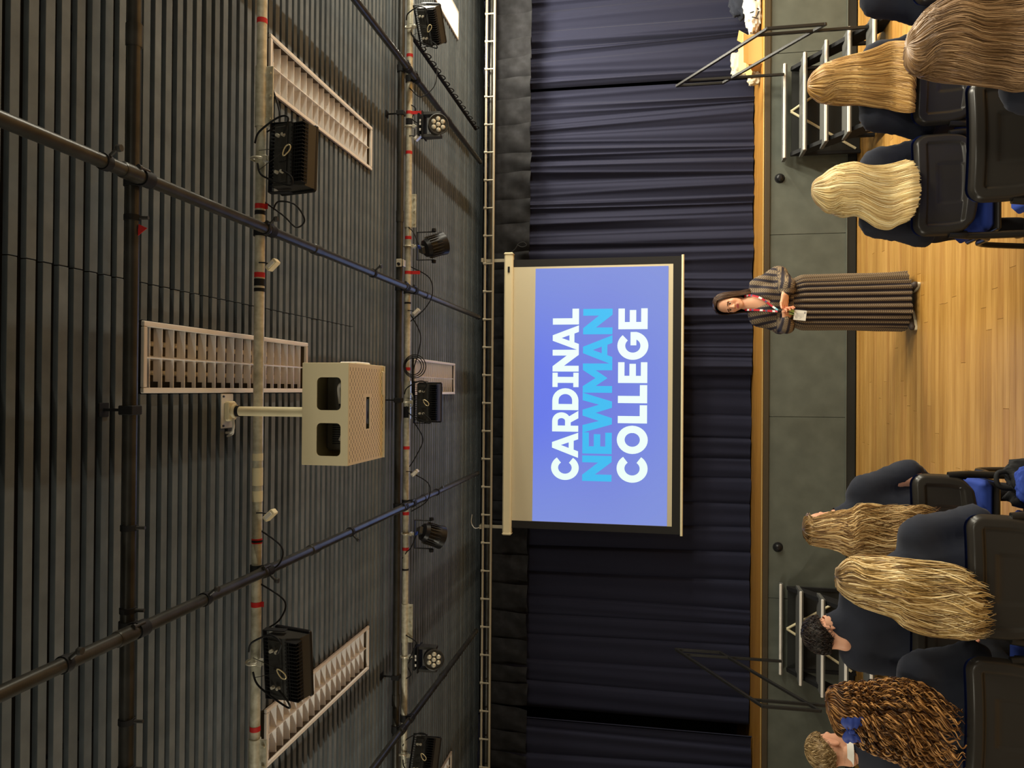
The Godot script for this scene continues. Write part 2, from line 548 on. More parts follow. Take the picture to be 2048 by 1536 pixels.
func luminaire(q: Array, label: String, lit: bool, kind := 0) -> void:
	var w: float = q[1] - q[0]
	var l: float = q[3] - q[2]
	var t := thing("ceiling_light", label, "ceiling light", Vector3((q[0] + q[1]) / 2, CEIL, (q[2] + q[3]) / 2), 0.0, "louvred ceiling lights")
	var b := MB.new()
	var fw := 0.026
	for s in [-1.0, 1.0]:
		b.box(Vector3(s * (w / 2 - fw / 2), -0.004, 0), Vector3(fw, 0.02, l), 0.004)
		b.box(Vector3(0, -0.004, s * (l / 2 - fw / 2)), Vector3(w - 2 * fw, 0.02, fw), 0.004)
	part("frame", b, mats.white_frame, t)
	b = MB.new()
	var iw := w - 2 * fw
	var il := l - 2 * fw
	b.box(Vector3(0, 0.108, 0), Vector3(iw, 0.006, il))
	for s in [-1.0, 1.0]:
		b.box(Vector3(s * (iw / 2 + 0.003), 0.058, 0), Vector3(0.006, 0.106, il))
		b.box(Vector3(0, 0.058, s * (il / 2 + 0.003)), Vector3(iw, 0.106, 0.006))
	part("reflector_tray", b, mats.reflector, t)
	for s in [-1.0, 1.0]:
		b = MB.new()
		b.tube([Vector3(s * iw * 0.25, 0.078, -il / 2 + 0.02), Vector3(s * iw * 0.25, 0.078, il / 2 - 0.02)], 0.013, 10)
		part("light_tube", b, mats.tube_glass if not lit else glow("tube_lit", 14.0), t)
	if lit:
		b = MB.new()
		b.box(Vector3(0, 0.008, 0), Vector3(iw, 0.006, il))
		part("light_diffuser", b, glow("diffuser_lit", 4.0), t)
		var a := AreaLight3D.new()
		a.name = "lamp"
		a.area_size = Vector2(iw, il)
		a.light_color = LAMP
		a.light_energy = [27.0, 8.0][kind]
		a.area_range = 30.0; a.shadow_enabled = true
		t.add_child(a)
		a.position = Vector3(0, -0.02, 0)
		a.rotation.x = -PI / 2
		return
	var nb := 18
	var blade := MB.new()
	# a parabolic blade: thick at the top, thin at the lower edge
	blade.prism([Vector2(-0.013, 0.0), Vector2(0.013, 0.0), Vector2(0.007, -0.017), Vector2(0.0025, -0.038), Vector2(-0.0025, -0.038), Vector2(-0.007, -0.017)], -iw / 2, iw / 2, Transform3D(Basis(Vector3.UP, PI / 2), Vector3.ZERO))
	var bm := blade.done()
	for k in nb: part("louvre_blade", bm, mats.louvre, t, Vector3(0, 0.046, -il / 2 + il * (k + 0.5) / nb))
	b = MB.new()
	b.prism([Vector2(-0.012, 0.056), Vector2(0.012, 0.056), Vector2(0.0025, 0.004), Vector2(-0.0025, 0.004)], -il / 2, il / 2)
	part("louvre_spine", b, mats.louvre, t)

func glow(key: String, e: float) -> StandardMaterial3D:
	if mats.has(key): return mats[key]
	var m := mat(key, Color(1, 1, 1), 0.5)
	m.emission_enabled = true
	m.emission = Color(1.0, 0.95, 0.84)
	m.emission_energy_multiplier = e
	return m

func wall_lamp(s: float, z: float) -> void:
	var t := thing("wall_light", "long fluorescent light on the %s wall, %s" % ["right" if s > 0 else "left", "nearer the stage" if z == -7.2 or z == -3.6 else "nearer the seats"], "wall light", Vector3(s * 6.19, 3.05, z), 0.0, "wall lights on the side walls")
	var b := MB.new()
	b.box(Vector3(-s * 0.03, 0, 0), Vector3(0.06, 0.12, 1.9), 0.01)
	part("housing", b, mats.white_frame, t)
	b = MB.new()
	b.tube([Vector3(-s * 0.085, 0, -0.9), Vector3(-s * 0.085, 0, 0.9)], 0.022, 10)
	part("light_tube", b, glow("tube_wall", 3.0), t)
	var a := AreaLight3D.new()
	a.name = "lamp"
	a.area_size = Vector2(1.8, 0.05)
	a.light_color = LAMP
	a.light_energy = 14.0 if s > 0 else 7.5
	a.area_range = 30.0; a.shadow_enabled = true
	t.add_child(a)
	a.position = Vector3(-s * 0.12, 0, 0)
	a.rotation.y = s * PI / 2

# ---------------------------------------------------------------- stage
func stage() -> void:
	var t := thing("stage", "raised stage with dark painted front panels and a wooden deck edge", "stage", Vector3(0, 0, STAGE_Z))
	var b := MB.new()
	b.box(Vector3(0, STAGE_Y / 2 - 0.03, -1.27), Vector3(12.36, STAGE_Y - 0.06, 2.42))
	part("base", b, mats.deck, t)
	# deck boards
	for k in 9:
		b = MB.new()
		b.box(Vector3(0, STAGE_Y - 0.015, -0.075 - 0.14 * k), Vector3(12.36, 0.03, 0.1385), 0.002)
		part("deck_board", b, mats.stage_wood, t)
	b = MB.new()
	b.box(Vector3(0, STAGE_Y - 0.015, -1.88), Vector3(12.36, 0.03, 1.2))
	part("rear_deck", b, mats.stage_wood, t)
	b = MB.new()
	b.box(Vector3(0, STAGE_Y - 0.004, 0.0), Vector3(12.36, 0.009, 0.02), 0.003)
	part("gold_edge_strip", b, mats.gold, t)
	b = MB.new()
	b.box(Vector3(0, STAGE_Y - 0.045, 0.0), Vector3(12.36, 0.058, 0.03), 0.004)
	part("nosing", b, mats.nosing_dark, t)
	for e in [[-6.18, -4.32], [-4.32, -2.3], [-2.3, -0.28], [-0.28, 1.75], [1.75, 3.78], [3.78, 6.18]]:
		b = MB.new()
		b.box(Vector3((e[0] + e[1]) / 2, 0.515, -0.03), Vector3(e[1] - e[0] - 0.004, 0.82, 0.04), 0.003)
		part("front_panel", b, mats.stage_paint, t)
	b = MB.new()
	b.box(Vector3(0, 0.1, -0.025), Vector3(12.36, 0.012, 0.056), 0.003)
	part("bead", b, mats.stage_paint, t)
	b = MB.new()
	b.box(Vector3(0, 0.048, -0.03), Vector3(12.36, 0.092, 0.05), 0.004)
	part("skirting", b, mats.skirting, t)
	for x in [2.38, -1.73]:
		var k := thing("door_stop", "round black domed stop on the stage front, %s" % ("near the right steps" if x > 0 else "near the left steps"), "door stop", Vector3(x, 0.806, STAGE_Z - 0.01))
		b = MB.new()
		b.lathe([[0.0, 0.052], [0.02, 0.05], [0.036, 0.04], [0.044, 0.02], [0.045, 0.0]], Transform3D(Basis(Vector3.RIGHT, PI / 2), Vector3.ZERO), 20)
		part("dome", b, mats.black_gloss, k)
		b = MB.new()
		b.lathe([[0.0, 0.004], [0.05, 0.004], [0.056, 0.0]], Transform3D(Basis(Vector3.RIGHT, PI / 2), Vector3.ZERO), 20)
		part("rose", b, mats.black, k)

func drape(x0: float, x1: float, y0: float, y1: float, z: float, amp: float, gap0: float, gap1: float, sd: int, slant := 0.5, flat := false) -> MB:
	# hanging cloth: sharp uneven folds that widen and drift towards the hem
	var r := RandomNumberGenerator.new()
	r.seed = sd
	var top := [x0]
	var am := []
	while top[-1] < x1:
		top.append(top[-1] + r.randf_range(gap0, gap1))
		am.append(r.randf_range(0.45, 1.0))
	var bot := []
	for i in top.size(): bot.append(top[i] + r.randf_range(-slant, slant) * gap0)
	bot[0] = top[0]
	var nf := am.size()
	var skew := []
	for i in nf: skew.append(r.randf_range(0.25, 0.75))
	var per := 20
	var ny := 26
	var b := MB.new()
	var fn := func(i: int, j: int) -> Vector3:
		var k := mini(i / per, nf - 1)
		var u := float(i - k * per) / per
		var t := float(j) / (ny - 1)
		var xa: float = lerpf(top[k], bot[k], t)
		var xb: float = lerpf(top[k + 1], bot[k + 1], t)
		var s: float = skew[k]
		var w := u / s if u < s else (1.0 - u) / (1.0 - s)
		var d: float = pow(w, 0.85) * am[k] * amp * (0.72 + 0.28 * sin(t * 3.0 + k * 1.7))
		if flat:
			d = amp * am[k] * (1.0 - exp(-minf(u, (1.0 - u) * 2.4) / 0.09)) * (0.5 + 0.5 * u)
		else:
			d += 0.03 * exp(-pow((u - 0.28 - 0.2 * sin(k * 3.1 + t * 1.5)) / 0.07, 2.0)) * am[k] + 0.02 * exp(-pow((u - 0.74 + 0.1 * sin(k * 1.9 - t * 2.0)) / 0.06, 2.0))
		d += 0.008 * sin(u * 9.0 + k * 2.1 + t * 2.4) * sin(PI * u)
		return Vector3(minf(lerpf(xa, xb, u), x1 + 0.05), lerpf(y1, y0, t) + (0.006 * sin(k * 2.3 + u * 3.0) if j == ny - 1 else 0.0), z + d)
	b.grid(nf * per + 1, ny, fn)
	return b

func curtains() -> void:
	var hem := STAGE_Y + 0.012
	tag(part("stage_curtain", drape(0.2, 3.77, hem, 4.36, -9.8, 0.13, 0.13, 0.3, 11, 0.9), mats.velvet), "dark navy stage curtain hanging right of the projection screen", "curtain", "navy stage curtains")
	tag(part("stage_curtain", drape(-4.12, 0.24, hem, 4.36, -9.93, 0.09, 0.26, 0.36, 12, 0.25, true), mats.velvet), "dark navy stage curtain hanging left of and behind the projection screen", "curtain", "navy stage curtains")
	tag(part("stage_curtain", drape(3.86, 6.15, hem, 4.36, -9.75, 0.13, 0.14, 0.3, 13, 0.9), mats.velvet), "navy side curtain at the far right end of the stage, brightest lit", "curtain", "navy stage curtains")
	tag(part("stage_curtain", drape(-6.15, -4.2, hem, 4.36, -9.68, 0.08, 0.2, 0.36, 14, 0.5, true), mats.velvet), "navy side curtain at the far left end of the stage", "curtain", "navy stage curtains")
	# gathered pelmet, in separate lengths
	for q in [[-6.15, -1.66], [-1.64, 1.7], [1.72, 6.15]]:
		var b := MB.new()
		var x: float = q[0]
		var r := RandomNumberGenerator.new()
		r.seed = int(q[0] * 100) + 900
		while x < q[1] - 0.02:
			var w := minf(r.randf_range(0.2, 0.36), q[1] - x)
			var tilt := r.randf_range(-0.02, 0.02)
			var dep := r.randf_range(0.075, 0.125)
			var sag := r.randf_range(0.0, 0.022)
			var xa := x
			var ph := r.randf() * 6.0
			var fn := func(i: int, j: int) -> Vector3:
				var u := i / 10.0
				var t := j / 12.0
				var d := dep * pow(sin(PI * minf(u * 0.62 + 0.02, 1.0)), 0.8) * (0.25 + 0.75 * t)
				d += 0.02 * sin(u * 7.0 + t * 5.0 + ph) * t + 0.018 * sin(t * 9.0 - u * 4.0 + ph) * t * u
				return Vector3(xa + (w + 0.012) * u + tilt * t, 4.24 - (0.53 + sag * u) * t, -9.52 + d)
			b.grid(11, 13, fn)
			x += w
		tag(part("pelmet", b, mats.pelmet), ["short gathered black pelmet above the stage, left of the screen", "gathered black pelmet length behind the top of the screen", "gathered dusty black pelmet above the stage, right of the screen"][0 if q[0] < -2 else (1 if q[0] < 0 else 2)], "pelmet", "pelmet lengths over the stage")

# ---------------------------------------------------------------- pipe grid under the ceiling
const GRID_Y := 4.29
const BAR_Y := 4.35
func pipe(called: String, label: String, cat: String, group: String, a: Vector3, b: Vector3, r: float, m: Material, joints := []) -> Node3D:
	var t := thing(called, label, cat, (a + b) / 2, 0.0, group)
	var c := (a + b) / 2
	var mb := MB.new()
	mb.tube([a - c, b - c], r, 20)
	part("pipe", mb, m, t)
	var d := (b - a).normalized()
	for j in joints:
		mb = MB.new()
		var p: Vector3 = a + d * float(j) - c
		mb.tube([p - d * 0.05, p - d * 0.046, p + d * 0.046, p + d * 0.05], [r * 1.05, r * 1.2, r * 1.2, r * 1.05], 20)
		part("collar", mb, m, t)
	return t

func rig() -> void:
	# pipes that run towards the stage
	var g := "dark pipes running towards the stage"
	var run := [[0.884, "dark pipe running towards the stage, right of the projector"], [-1.026, "dark pipe running towards the stage, left of the projector"], [2.79, "dark pipe running towards the stage at the far right of the grid"], [-2.95, "dark pipe running towards the stage at the far left of the grid"], [3.22, "thin dark cable rail at the far right, hung with loops of cable"]]
	for i in 4:
		var x: float = run[i][0]
		pipe("grid_pipe", run[i][1], "pipe", g, Vector3(x, GRID_Y, 0.5), Vector3(x, GRID_Y, -9.2), 0.0285, mats.dark_pipe, [3.33, 4.5, 5.1, 6.9, 7.5] if i < 2 else [6.9, 8.2])
	var rail := pipe("cable_rail", run[4][1], "rail", "", Vector3(3.22, 4.36, -6.7), Vector3(3.22, 4.36, -9.25), 0.02, mats.black)
	for k in 14:
		var b := MB.new()
		var z := 1.1 - 0.17 * k
		b.tube(tube_path([Vector3(-0.01, 0.0, z), Vector3(-0.015, -0.05, z - 0.03), Vector3(-0.015, -0.055, z - 0.1), Vector3(-0.01, 0.0, z - 0.15)], 4), 0.006, 6)
		part("cable_loop", b, mats.black, rail)
	# dark pipes across
	for q in [[-2.925, "dark pipe across the hall nearest the camera, above the projector light"], [-6.4, "dark pipe across the hall just in front of the rear silver bar"]]:
		var t := pipe("cross_pipe", q[1], "pipe", "dark pipes across the hall", Vector3(-6.1, BAR_Y, q[0]), Vector3(6.1, BAR_Y, q[0]), 0.029, mats.dark_pipe, [3.4, 7.6])
		for x in [-4.4, -2.5, -0.1, 2.4, 4.4]:
			var b := MB.new()
			b.box(Vector3(x, 0.0, 0), Vector3(0.04, 0.068, 0.068), 0.004)
			b.box(Vector3(x, 0.08, 0), Vector3(0.012, 0.11, 0.012))
			b.box(Vector3(x, 0.128, 0), Vector3(0.06, 0.008, 0.06), 0.002)
			part("hanger", b, mats.black, t)
	# fixed couplers where the pipes cross
	for x in [0.884, -1.026, 2.79, -2.95]:
		for z in [-2.925, -4.0, -6.4, -6.63]:
			var t := thing("pipe_clamp", "black scaffold clamp joining the pipe %s to the %s" % ["right of the projector" if x == 0.884 else ("left of the projector" if x == -1.026 else ("at far right" if x > 0 else "at far left")), {-2.925: "nearest cross pipe", -4.0: "front silver bar", -6.4: "rear dark cross pipe", -6.63: "rear silver bar"}[z]], "clamp", Vector3(x, 4.32, z), 0.0, "pipe clamps")
			var b := MB.new()
			b.tube([Vector3(0, -0.03, -0.03), Vector3(0, -0.03, 0.03)], 0.036, 16)
			b.tube([Vector3(-0.03, 0.03, 0), Vector3(0.03, 0.03, 0)], 0.037, 16)
			part("collar", b, mats.black, t)
			b = MB.new()
			b.tube([Vector3(0.03, -0.05, 0), Vector3(0.03, -0.05, 0.07)], 0.007, 8)
			b.lathe([[0.0, 0.013], [0.013, 0.013], [0.013, 0.0], [0.0, 0.0]], Transform3D(Basis(Vector3.RIGHT, PI / 2), Vector3(0.03, -0.05, 0.06)), 6)
			part("bolt", b, mats.fitting, t)
	# loose hook clamps left on the dark pipes
	for q in [[0.884, -2.68, 1], [0.884, -3.95, 1], [-1.026, -4.0, -1], [-1.026, -3.4, 1], [-1.026, -2.5, 1], [-1.026, -5.2, -1], [0.884, -5.6, 1], [-1.026, -7.4, 1]]:
		var t := thing("hook_clamp", "small black hook clamp on the pipe %s, %s" % ["right of the projector" if q[0] > 0 else "left of the projector", "%s clamp along it" % {-2.68: "nearest", -3.95: "front bar", -4.0: "front bar", -3.4: "middle", -2.5: "nearest", -5.2: "rear", -5.6: "rear", -7.4: "farthest"}[q[1]]], "clamp", Vector3(q[0], GRID_Y, q[1]), 0.0, "hook clamps on the pipes")
		var b := MB.new()
		b.tube([Vector3(0, 0, -0.016), Vector3(0, 0, 0.016)], 0.034, 14)
		part("band", b, mats.black, t)
		b = MB.new()
		b.tube([Vector3(0.02 * q[2], -0.02, 0), Vector3(0.05 * q[2], -0.055, 0)], 0.008, 8)
		b.lathe([[0.0, 0.02], [0.014, 0.02], [0.016, 0.01], [0.014, 0.0], [0.0, 0.0]], Transform3D(Basis.IDENTITY, Vector3(0.052 * q[2], -0.074, 0)), 8)
		part("wing_bolt", b, mats.fitting, t)
	for k in 7:
		var x: float = [-1.42, -1.62, -1.86, -0.95, -0.6, -2.1, 0.72][k]
		var t := thing("hook_clamp", "little black stub clamp on the nearest dark cross pipe, %s" % ["just left of the pipe crossing", "second left of the crossing", "third left of the crossing", "right of the crossing", "below the projector light", "fourth left of the crossing", "beside the red tape flag"][k], "clamp", Vector3(x, BAR_Y, -2.925), 0.0, "hook clamps on the pipes")
		var b := MB.new()
		b.tube([Vector3(-0.012, 0, 0), Vector3(0.012, 0, 0)], 0.034, 14)
		part("band", b, mats.black, t)
		b = MB.new()
		b.tube([Vector3(0, -0.03, -0.005), Vector3(0, -0.07, -0.01)], 0.008, 8)
		part("wing_bolt", b, mats.fitting, t)
	var wc := thing("pipe_clip", "small pale metal clip on the rear dark cross pipe, right of the middle", "clip", Vector3(1.09, BAR_Y, -6.4))
	var wb := MB.new()
	wb.box(Vector3(0, -0.005, 0.032), Vector3(0.07, 0.05, 0.012), 0.004)
	wb.box(Vector3(0, -0.04, 0.0), Vector3(0.06, 0.012, 0.06), 0.004)
	part("plate", wb, mats.chrome, wc)
	wb = MB.new()
	wb.lathe([[0.0, 0.02], [0.012, 0.018], [0.014, 0.0]], Transform3D(Basis(Vector3.RIGHT, PI / 2), Vector3(-0.01, -0.005, 0.038)), 12)
	part("bolt", wb, mats.black, wc)
	# silver lighting bars
	var f1 := pipe("lighting_bar", "worn silver lighting bar across the hall in front of the projector pole, tape marked", "bar", "silver lighting bars", Vector3(-6.1, BAR_Y, -4.0), Vector3(6.1, BAR_Y, -4.0), 0.0285, mats.silver)
	var f2 := pipe("lighting_bar", "silver lighting bar across the hall near the stage, behind the projector", "bar", "silver lighting bars", Vector3(-6.1, BAR_Y, -6.63), Vector3(6.1, BAR_Y, -6.63), 0.0285, mats.silver)
	for q in [[f1, 1.64, 0.34], [f2, -2.1, 0.34], [f1, -2.12, 0.3], [f2, 1.6, 0.3]]:
		var b := MB.new()
		b.tube([Vector3(q[1] - q[2] / 2, 0, 0), Vector3(q[1] + q[2] / 2, 0, 0)], 0.034, 18)
		b.box(Vector3(q[1], -0.05, 0.0), Vector3(q[2], 0.045, 0.012), 0.002)
		for k in 3: b.lathe([[0.0, 0.012], [0.01, 0.012], [0.01, 0.0], [0, 0]], Transform3D(Basis(Vector3.RIGHT, PI / 2), Vector3(q[1] + (k - 1) * q[2] * 0.38, -0.055, 0.006)), 6)
		part("splice_sleeve", b, mats.silver, q[0])
	var tapes := {0: [2.069, 1.021, 0.634, -0.861, -1.216, -1.912, 3.0, -2.6], 1: [2.485, 2.125, 1.357, 1.044, 0.178, -0.53, -1.118, -1.436, 3.0]}
	for k in 2:
		for x in tapes[k]:
			var b := MB.new()
			b.tube([Vector3(x - 0.014, 0, 0), Vector3(x + 0.014, 0, 0)], 0.0297, 16)
			if k == 1 and x in [2.485, 1.044]: b.box(Vector3(x, -0.07, 0.0), Vector3(0.03, 0.085, 0.0015), 0.0, Basis(Vector3.RIGHT, 0.12))
			if k == 0 and x in [1.021, -1.216]: b.box(Vector3(x, -0.036, 0.0), Vector3(0.03, 0.02, 0.0015))
			part("red_tape", b, mats.red_tape, f1 if k == 0 else f2)
	for q in [[f1, 0.985, 0.012], [f1, 0.592, 0.02], [f1, 0.55, 0.01], [f1, -0.862, 0.006], [f2, 0.77, 0.008], [f2, -1.62, 0.008], [f2, -0.21, 0.05], [f2, 2.4, 0.03]]:
		var b := MB.new()
		b.tube([Vector3(q[1] - q[2], 0, 0), Vector3(q[1] + q[2], 0, 0)], 0.0302, 16)
		part("black_tape", b, mats.black, q[0])
	for q in [[f1, -0.5, 0.05], [f1, -0.61, 0.03], [f1, -0.39, 0.02]]:
		var b := MB.new()
		b.tube([Vector3(q[1] - q[2], 0, 0), Vector3(q[1] + q[2], 0, 0)], 0.0296, 16)
		part("paper_tape", b, mats.cream, q[0])
	var rf := MB.new()
	rf.prism([Vector2(-0.02, 0.0), Vector2(0.03, -0.004), Vector2(0.012, -0.045)], -0.001, 0.001)
	tag(part("tape_flag", rf, mats.red_tape, null, Vector3(0.662, BAR_Y - 0.027, -2.925)), "little red tape flag hanging from the nearest dark cross pipe", "tape")
	# small pale sockets hung on the bars
	var sock := [[0.70, -4.0, "right of the projector on the front bar"], [-0.70, -4.0, "left of the projector on the front bar"], [0.70, -6.63, "right of the hanging cables on the rear bar"], [-0.74, -6.63, "left of the middle flood on the rear bar"], [2.27, -6.63, "beside the right LED lamp on the rear bar"]]
	for q in sock:
		var t := thing("hanging_socket", "small pale grey socket box hanging crooked %s" % q[2], "socket", Vector3(q[0], BAR_Y - 0.03, q[1]), 0.0, "socket boxes on the bars")
		var b := MB.new()
		var bs := Basis(Vector3.FORWARD, -0.75)
		b.box(Vector3(-0.012, -0.055, 0.01), Vector3(0.035, 0.075, 0.05), 0.006, bs)
		part("box", b, mats.cream if q[1] > -5 else mats.chrome, t)
		b = MB.new()
		b.box(Vector3(-0.012, -0.055, 0.037), Vector3(0.02, 0.05, 0.006), 0.002, bs)
		part("flap", b, mats.white, t)
		b = MB.new()
		b.tube(tube_path([Vector3(0, 0.02, 0.03), Vector3(0.0, -0.01, 0.02), Vector3(-0.005, -0.03, 0.01)], 4), 0.004, 6)
		part("strap", b, mats.black, t)
	# cables
	var cables := [
		[[Vector3(1.8, 4.33, -4.0), Vector3(1.6, 4.26, -4.02), Vector3(1.49, 4.24, -4.0), Vector3(1.43, 4.3, -3.97)], "black cable from the front bar to the right flood"],
		[[Vector3(1.05, 4.33, -4.0), Vector3(0.98, 4.24, -4.06), Vector3(0.92, 4.18, -4.1), Vector3(0.96, 4.13, -4.1), Vector3(1.04, 4.17, -4.06), Vector3(1.05, 4.25, -4.02), Vector3(1.0, 4.27, -4.0)], "thin black cable loop under the front bar beside the right flood"],
		[[Vector3(-0.8, 4.33, -4.0), Vector3(-0.9, 4.22, -4.04), Vector3(-1.0, 4.24, -4.04), Vector3(-1.05, 4.34, -4.0)], "thin black cable sagging from the front bar left of the projector"],
		[[Vector3(-1.1, 4.33, -4.0), Vector3(-1.2, 4.2, -4.04), Vector3(-1.3, 4.22, -4.03), Vector3(-1.36, 4.3, -4.0)], "thin black cable sagging beside the left flood"],
		[[Vector3(1.1, 4.33, -6.63), Vector3(1.0, 4.16, -6.66), Vector3(0.85, 4.13, -6.66), Vector3(0.72, 4.2, -6.66), Vector3(0.6, 4.33, -6.63)], "black cable sagging under the rear bar right of the middle"],
		[[Vector3(0.68, 4.33, -6.63), Vector3(0.5, 4.24, -6.66), Vector3(0.35, 4.25, -6.66), Vector3(0.15, 4.3, -6.63)], "black cable drooping along the rear bar above the middle flood"],
		[[Vector3(-0.3, 4.27, -6.6), Vector3(-0.45, 4.2, -6.64), Vector3(-0.6, 4.26, -6.64), Vector3(-0.7, 4.32, -6.63)], "black cable from the middle flood to the left socket"],
		[[Vector3(-0.75, 4.31, -6.63), Vector3(-0.85, 4.15, -6.66), Vector3(-1.0, 4.16, -6.66), Vector3(-1.1, 4.3, -6.63)], "black cable sagging from the left socket on the rear bar"],
		[[Vector3(2.7, 4.34, -6.6), Vector3(2.62, 4.24, -6.62), Vector3(2.72, 4.12, -6.64), Vector3(2.9, 4.1, -6.66)], "black cable hanging by the far right pipe on the rear bar"],
		[[Vector3(-2.2, 4.33, -6.6), Vector3(-2.26, 4.24, -6.62), Vector3(-2.3, 4.25, -6.62), Vector3(-2.42, 4.3, -6.6)], "black cable at the left LED lamp on the rear bar"]]
	for q in cables:
		var b := MB.new()
		b.tube(tube_path(q[0], 8), 0.005, 6)
		tag(part("cable", b, mats.black), q[1], "cable", "loose cables on the lighting bars")
	var coil := MB.new()
	for k in 3:
		var ps := []
		for i in 25: ps.append(Vector3(0.2 + cos(TAU * i / 24) * (0.075 + 0.014 * k), 4.28 + sin(TAU * i / 24) * (0.075 + 0.014 * k) - 0.01 * k, -6.59 + 0.01 * k))
		coil.tube(ps, 0.0045, 6, false)
	tag(part("cable", coil, mats.black), "coil of black cable hung on the rear bar before the small ceiling light", "cable", "loose cables on the lighting bars")
	# ladder truss that carries the screen and the pelmet
	var t := thing("ladder_truss", "flat silver ladder truss across the hall in front of the pelmet", "truss", Vector3(0, 4.18, -9.25))
	for y in [0.05, -0.05]:
		var b := MB.new()
		b.tube([Vector3(-6.1, y, 0), Vector3(6.1, y, 0)], 0.0165, 12)
		part("chord", b, mats.ladder, t)
	for k in 36:
		var b := MB.new()
		b.tube([Vector3(-6.0 + 0.343 * k, -0.052, 0.006), Vector3(-6.0 + 0.343 * k, 0.052, 0.006)], 0.011, 8)
		b.tube([Vector3(-6.0 + 0.343 * k, 0.03, 0.008), Vector3(-6.0 + 0.343 * k, 0.068, 0.008)], 0.0185, 8)
		part("rung", b, mats.ladder, t)
	pipe("curtain_pipe", "dark pipe behind the ladder truss that carries the pelmet", "pipe", "", Vector3(-6.1, 4.19, -9.34), Vector3(6.1, 4.19, -9.34), 0.03, mats.dark_pipe)

# ---------------------------------------------------------------- projection screen with the slide on it
func letter_shapes(ch: String) -> Array:
	# heavy geometric capitals in a box one high: [outer outlines...] as Vector2 lists
	var s := 0.27   # stem
	match ch:
		"I":
			return [[Vector2(0, 0), Vector2(0.62, 0), Vector2(0.62, 0.2), Vector2(0.44, 0.2), Vector2(0.44, 0.8), Vector2(0.62, 0.8), Vector2(0.62, 1), Vector2(0, 1), Vector2(0, 0.8), Vector2(0.18, 0.8), Vector2(0.18, 0.2), Vector2(0, 0.2)]]
		"L":
			return [[Vector2(0, 0), Vector2(0.68, 0), Vector2(0.68, 0.25), Vector2(s, 0.25), Vector2(s, 1), Vector2(0, 1)]]
		"E":
			return [[Vector2(0, 0), Vector2(0.78, 0), Vector2(0.78, 0.22), Vector2(s, 0.22), Vector2(s, 0.39), Vector2(0.72, 0.39), Vector2(0.72, 0.61), Vector2(s, 0.61), Vector2(s, 0.78), Vector2(0.78, 0.78), Vector2(0.78, 1), Vector2(0, 1)]]
		"N":
			return [[Vector2(0, 0), Vector2(0.25, 0), Vector2(0.25, 0.56), Vector2(0.72, 0), Vector2(0.94, 0), Vector2(0.94, 1), Vector2(0.69, 1), Vector2(0.69, 0.46), Vector2(0.23, 1), Vector2(0, 1)]]
		"M":
			return [[Vector2(0, 0), Vector2(0.25, 0), Vector2(0.25, 0.56), Vector2(0.53, 0.17), Vector2(0.55, 0.17), Vector2(0.83, 0.56), Vector2(0.83, 0), Vector2(1.08, 0), Vector2(1.08, 1), Vector2(0.84, 1), Vector2(0.54, 0.57), Vector2(0.24, 1), Vector2(0, 1)]]
		"W":
			return [[Vector2(0, 1), Vector2(0.32, 0), Vector2(0.55, 0), Vector2(0.74, 0.55), Vector2(0.93, 0), Vector2(1.16, 0), Vector2(1.48, 1), Vector2(1.2, 1), Vector2(1.04, 0.44), Vector2(0.85, 1), Vector2(0.63, 1), Vector2(0.44, 0.44), Vector2(0.28, 1)]]
		"A":
			return [[Vector2(0, 0), Vector2(0.28, 0), Vector2(0.35, 0.17), Vector2(0.54, 0.17), Vector2(0.54, 0.36), Vector2(0.42, 0.36), Vector2(0.54, 0.66), Vector2(0.54, 1), Vector2(0.42, 1)], [Vector2(0.54, 0.17), Vector2(0.73, 0.17), Vector2(0.8, 0), Vector2(1.08, 0), Vector2(0.66, 1), Vector2(0.54, 1), Vector2(0.54, 0.66), Vector2(0.66, 0.36), Vector2(0.54, 0.36)]]
		"R":
			return [[Vector2(0, 0), Vector2(0.26, 0), Vector2(0.26, 1), Vector2(0, 1)], bowl(0.26, 0.46, 0.645, 0.37, 0.355, 0.14), [Vector2(0.26, 0.29), Vector2(0.4, 0.29), Vector2(0.58, 0), Vector2(0.9, 0), Vector2(0.64, 0.38), Vector2(0.5, 0.36), Vector2(0.26, 0.36)]]
		"D":
			return [[Vector2(0, 0), Vector2(0.26, 0), Vector2(0.26, 1), Vector2(0, 1)], bowl(0.26, 0.42, 0.5, 0.52, 0.5, 0.26)]
		"O": return [ring(0.53, 0.02, TAU - 0.02), [Vector2(0.8, 0.48), Vector2(1.075, 0.48), Vector2(1.075, 0.52), Vector2(0.8, 0.52)]]
		"C": return [ring(0.53, 0.62, TAU - 0.62)]
		"G":
			return [ring(0.53, 0.72, TAU - 0.22), [Vector2(0.56, 0.38), Vector2(1.06, 0.38), Vector2(1.06, 0.58), Vector2(0.56, 0.58)]]
	return []
func bowl(x0: float, xc: float, yc: float, rx: float, ry: float, inner: float) -> Array:
	var o := [Vector2(x0, yc + ry)]
	for i in 15: o.append(Vector2(xc + (rx) * cos(PI / 2 - PI * i / 14.0), yc + ry * sin(PI / 2 - PI * i / 14.0)))
	o.append(Vector2(x0, yc - ry))
	o.append(Vector2(x0, yc - inner))
	for i in 15: o.append(Vector2(xc + (rx - 0.25) * cos(-PI / 2 + PI * i / 14.0), yc + inner * sin(-PI / 2 + PI * i / 14.0)))
	o.append(Vector2(x0, yc + inner))
	return o
